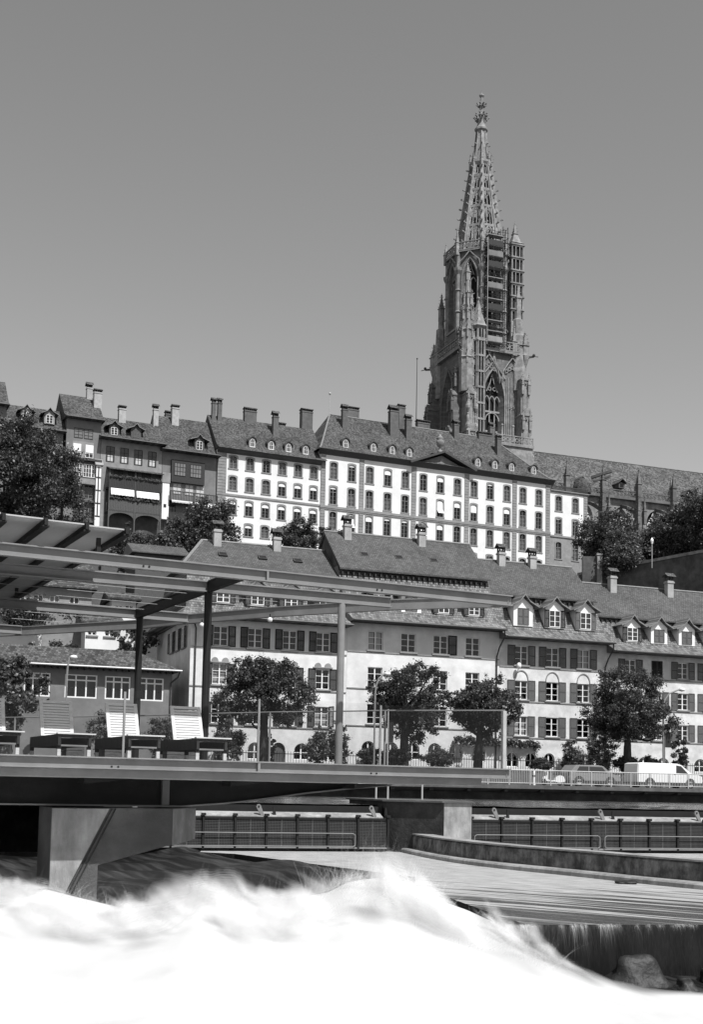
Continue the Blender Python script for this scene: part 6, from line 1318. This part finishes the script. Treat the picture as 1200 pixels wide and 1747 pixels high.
# canopy panels over the left part
for i in range(9):
    u0, u1 = 1.66-.6*(i+1)+.035, 1.66-.6*i-.035; zz = 3.72+.012*i
    MB().add([(u0, -.2, zz), (u1, -.2, zz), (u1, 4, zz-.05), (u0, 4, zz-.05), (u1, 8.6, zz), (u0, 8.6, zz), (u0, -.2, zz+.02), (u1, -.2, zz+.02), (u1, 4, zz-.03), (u0, 4, zz-.03), (u1, 8.6, zz+.02), (u0, 8.6, zz+.02)],
        [(0, 1, 2, 3), (3, 2, 4, 5), (6, 9, 8, 7), (9, 11, 10, 8), (0, 6, 7, 1), (4, 10, 11, 5), (1, 7, 8, 2), (2, 8, 10, 4), (0, 3, 9, 6), (3, 5, 11, 9)]).build('canopy_panel', M['canvas'], T)
for i in range(9):
    u = 1.66-.6*i; MB().box(u-.024, u+.024, -.26, 8.7, 3.66, 3.76).box(u-.05, u+.05, -.24, 8.7, 3.635, 3.658).build('canopy_rib', M['steeld'], T)
for u in (1.3, -1.5): 
    for v in (.0, 5.6): MB().box(u-.03, u+.03, v-.03, v+.03, 3.38, 3.6).build('canopy_bracket', M['steeld'], T)
# concrete foot of the terrace
t = fthing(TER, 'terrace_pier', 'broad concrete pier carrying the terrace girder over the foam', 'pier', 0, 0, -2.6)
b = MB().prism([(.98, .2), (1.72, .2), (1.72, 1.33), (2.9, 1.64), (2.9, 2.2), (.98, 2.2)], 'y', .9, 1.7); b.build('shaft', M['concrete'], t)
MB().add([(2.902, .9, 1.62), (3.5, 1.5, 1.7), (3.5, 1.5, 2.2), (2.902, .9, 2.2), (2.902, 3.2, 1.62), (3.5, 3.2, 1.7), (3.5, 3.2, 2.2), (2.902, 3.2, 2.2)], [(0, 1, 2, 3), (1, 5, 6, 2), (3, 2, 6, 7), (4, 5, 1, 0)]).build('lit_end', M['conclight'], t)  # sunlit end, its brightness put into a paler concrete
MB().prism([(.982, .8), (1.16, .8), (1.86, 2.19), (.982, 2.19)], 'y', .86, .897).build('lit_buttress', M['conclight'], t)  # lit patch on the pier painted as a wedge of paler concrete
for k_ in (0, 1): MB().bar((1.24+k_*.06, .888, .85), (1.91+k_*.06, .888, 2.19), .02, .014).build('groove_strip', M['concdark'], t)
b = MB().box(-8, .9, 5, 7, -1.5, 2.3); b.build('abutment', M['concdark'], t)
# loungers and blocks on the deck
def lounger(label, u, recl, v=.12):
    t = fthing(TER, 'sun_lounger', label, 'sun lounger', u, v, .356, 'slatted sun loungers on the deck'); w, l, h = .5, 1.85, .34
    b = MB().box(0, .04, 0, l, h-.17, h).box(w-.04, w, 0, l, h-.17, h); b.box(.04, w-.04, 0, .05, h-.05, h-.002).box(.04, w-.04, l-.05, l, h-.17, h-.002); b.build('frame', M['dark'], t)
    MB().box(-.02, w+.06, -.03, .06, h, h+.02).build('end_board', M['teak'], t)
    for x, y in ((.025, .05), (w-.025, .05), (.025, l-.05), (w-.025, l-.05)):
        o = MB().box(x-.028, x+.028, y-.028, y+.028, .12, h-.06).build('leg', M['steeld'], t); MB().box(x-.026, x+.026, y-.026, y+.026, 0, .118).build('leg_tip', M['teak'], o)
    for k_ in range(15): obj('seat_slat', cached('sslat', lambda: MB().box(.05, .45, 0, .06, -.02, 0).mesh('seat_slat', [M['teak']])), t, (0, .07+.083*k_, h))
    MB().box(.05, w-.05, .02, .05, .16, .185).build('cross_rail', M['steel'], t)
    a = R(recl); ox, hb = 1.08, .6
    b = MB(); b.box(-.01, .045, -.015, .02, 0, hb); b.box(w-.045, w+.01, -.015, .02, 0, hb); b.box(.045, w-.045, -.015, .02, hb-.045, hb); b.box(.045, w-.045, -.015, .02, 0, .03)
    bo = b.build('backrest', M['teak'], t, (0, ox, h)); bo.rotation_euler = (-a, 0, 0)
    for k_ in range(11): obj('back_slat', cached('bslat', lambda: MB().box(.045, .455, -.012, .012, 0, .034).mesh('back_slat', [M['teak']])), bo, (0, 0, .045+.0455*k_))
    MB().bar((.06, ox+.05, h-.04), (.06, ox+.05+.32*math.sin(a)+.3, h-.05), .025, .025).build('prop', M['steeld'], t)
lounger('slatted lounger farthest right on the deck, back in full sun', 2.98, 22); lounger('sunlit slatted lounger left of the tall inner post', 1.9, 22); lounger('slatted lounger in the shade of the canopy', .92, 20, .42); lounger('slatted lounger at the left edge of the deck in shade', -.14, 20, .42)
for i, (u, v, w, lab) in enumerate(((2.25, 2.6, .38, 'pale stone block behind the shaded lounger'), (3.55, 3.2, .75, 'pale stone block between the two sunlit loungers'), (1.55, 2.4, .3, 'narrow pale stone block under the shaded lounger'))):
    t = fthing(TER, 'stone_block', lab, 'block', u, v, .356, 'stone blocks on the deck')
    for k_ in range(2): MB().box(0, w, 0, .4, k_*.15+.003, k_*.15+.147).build('block', M['concrete'], t)
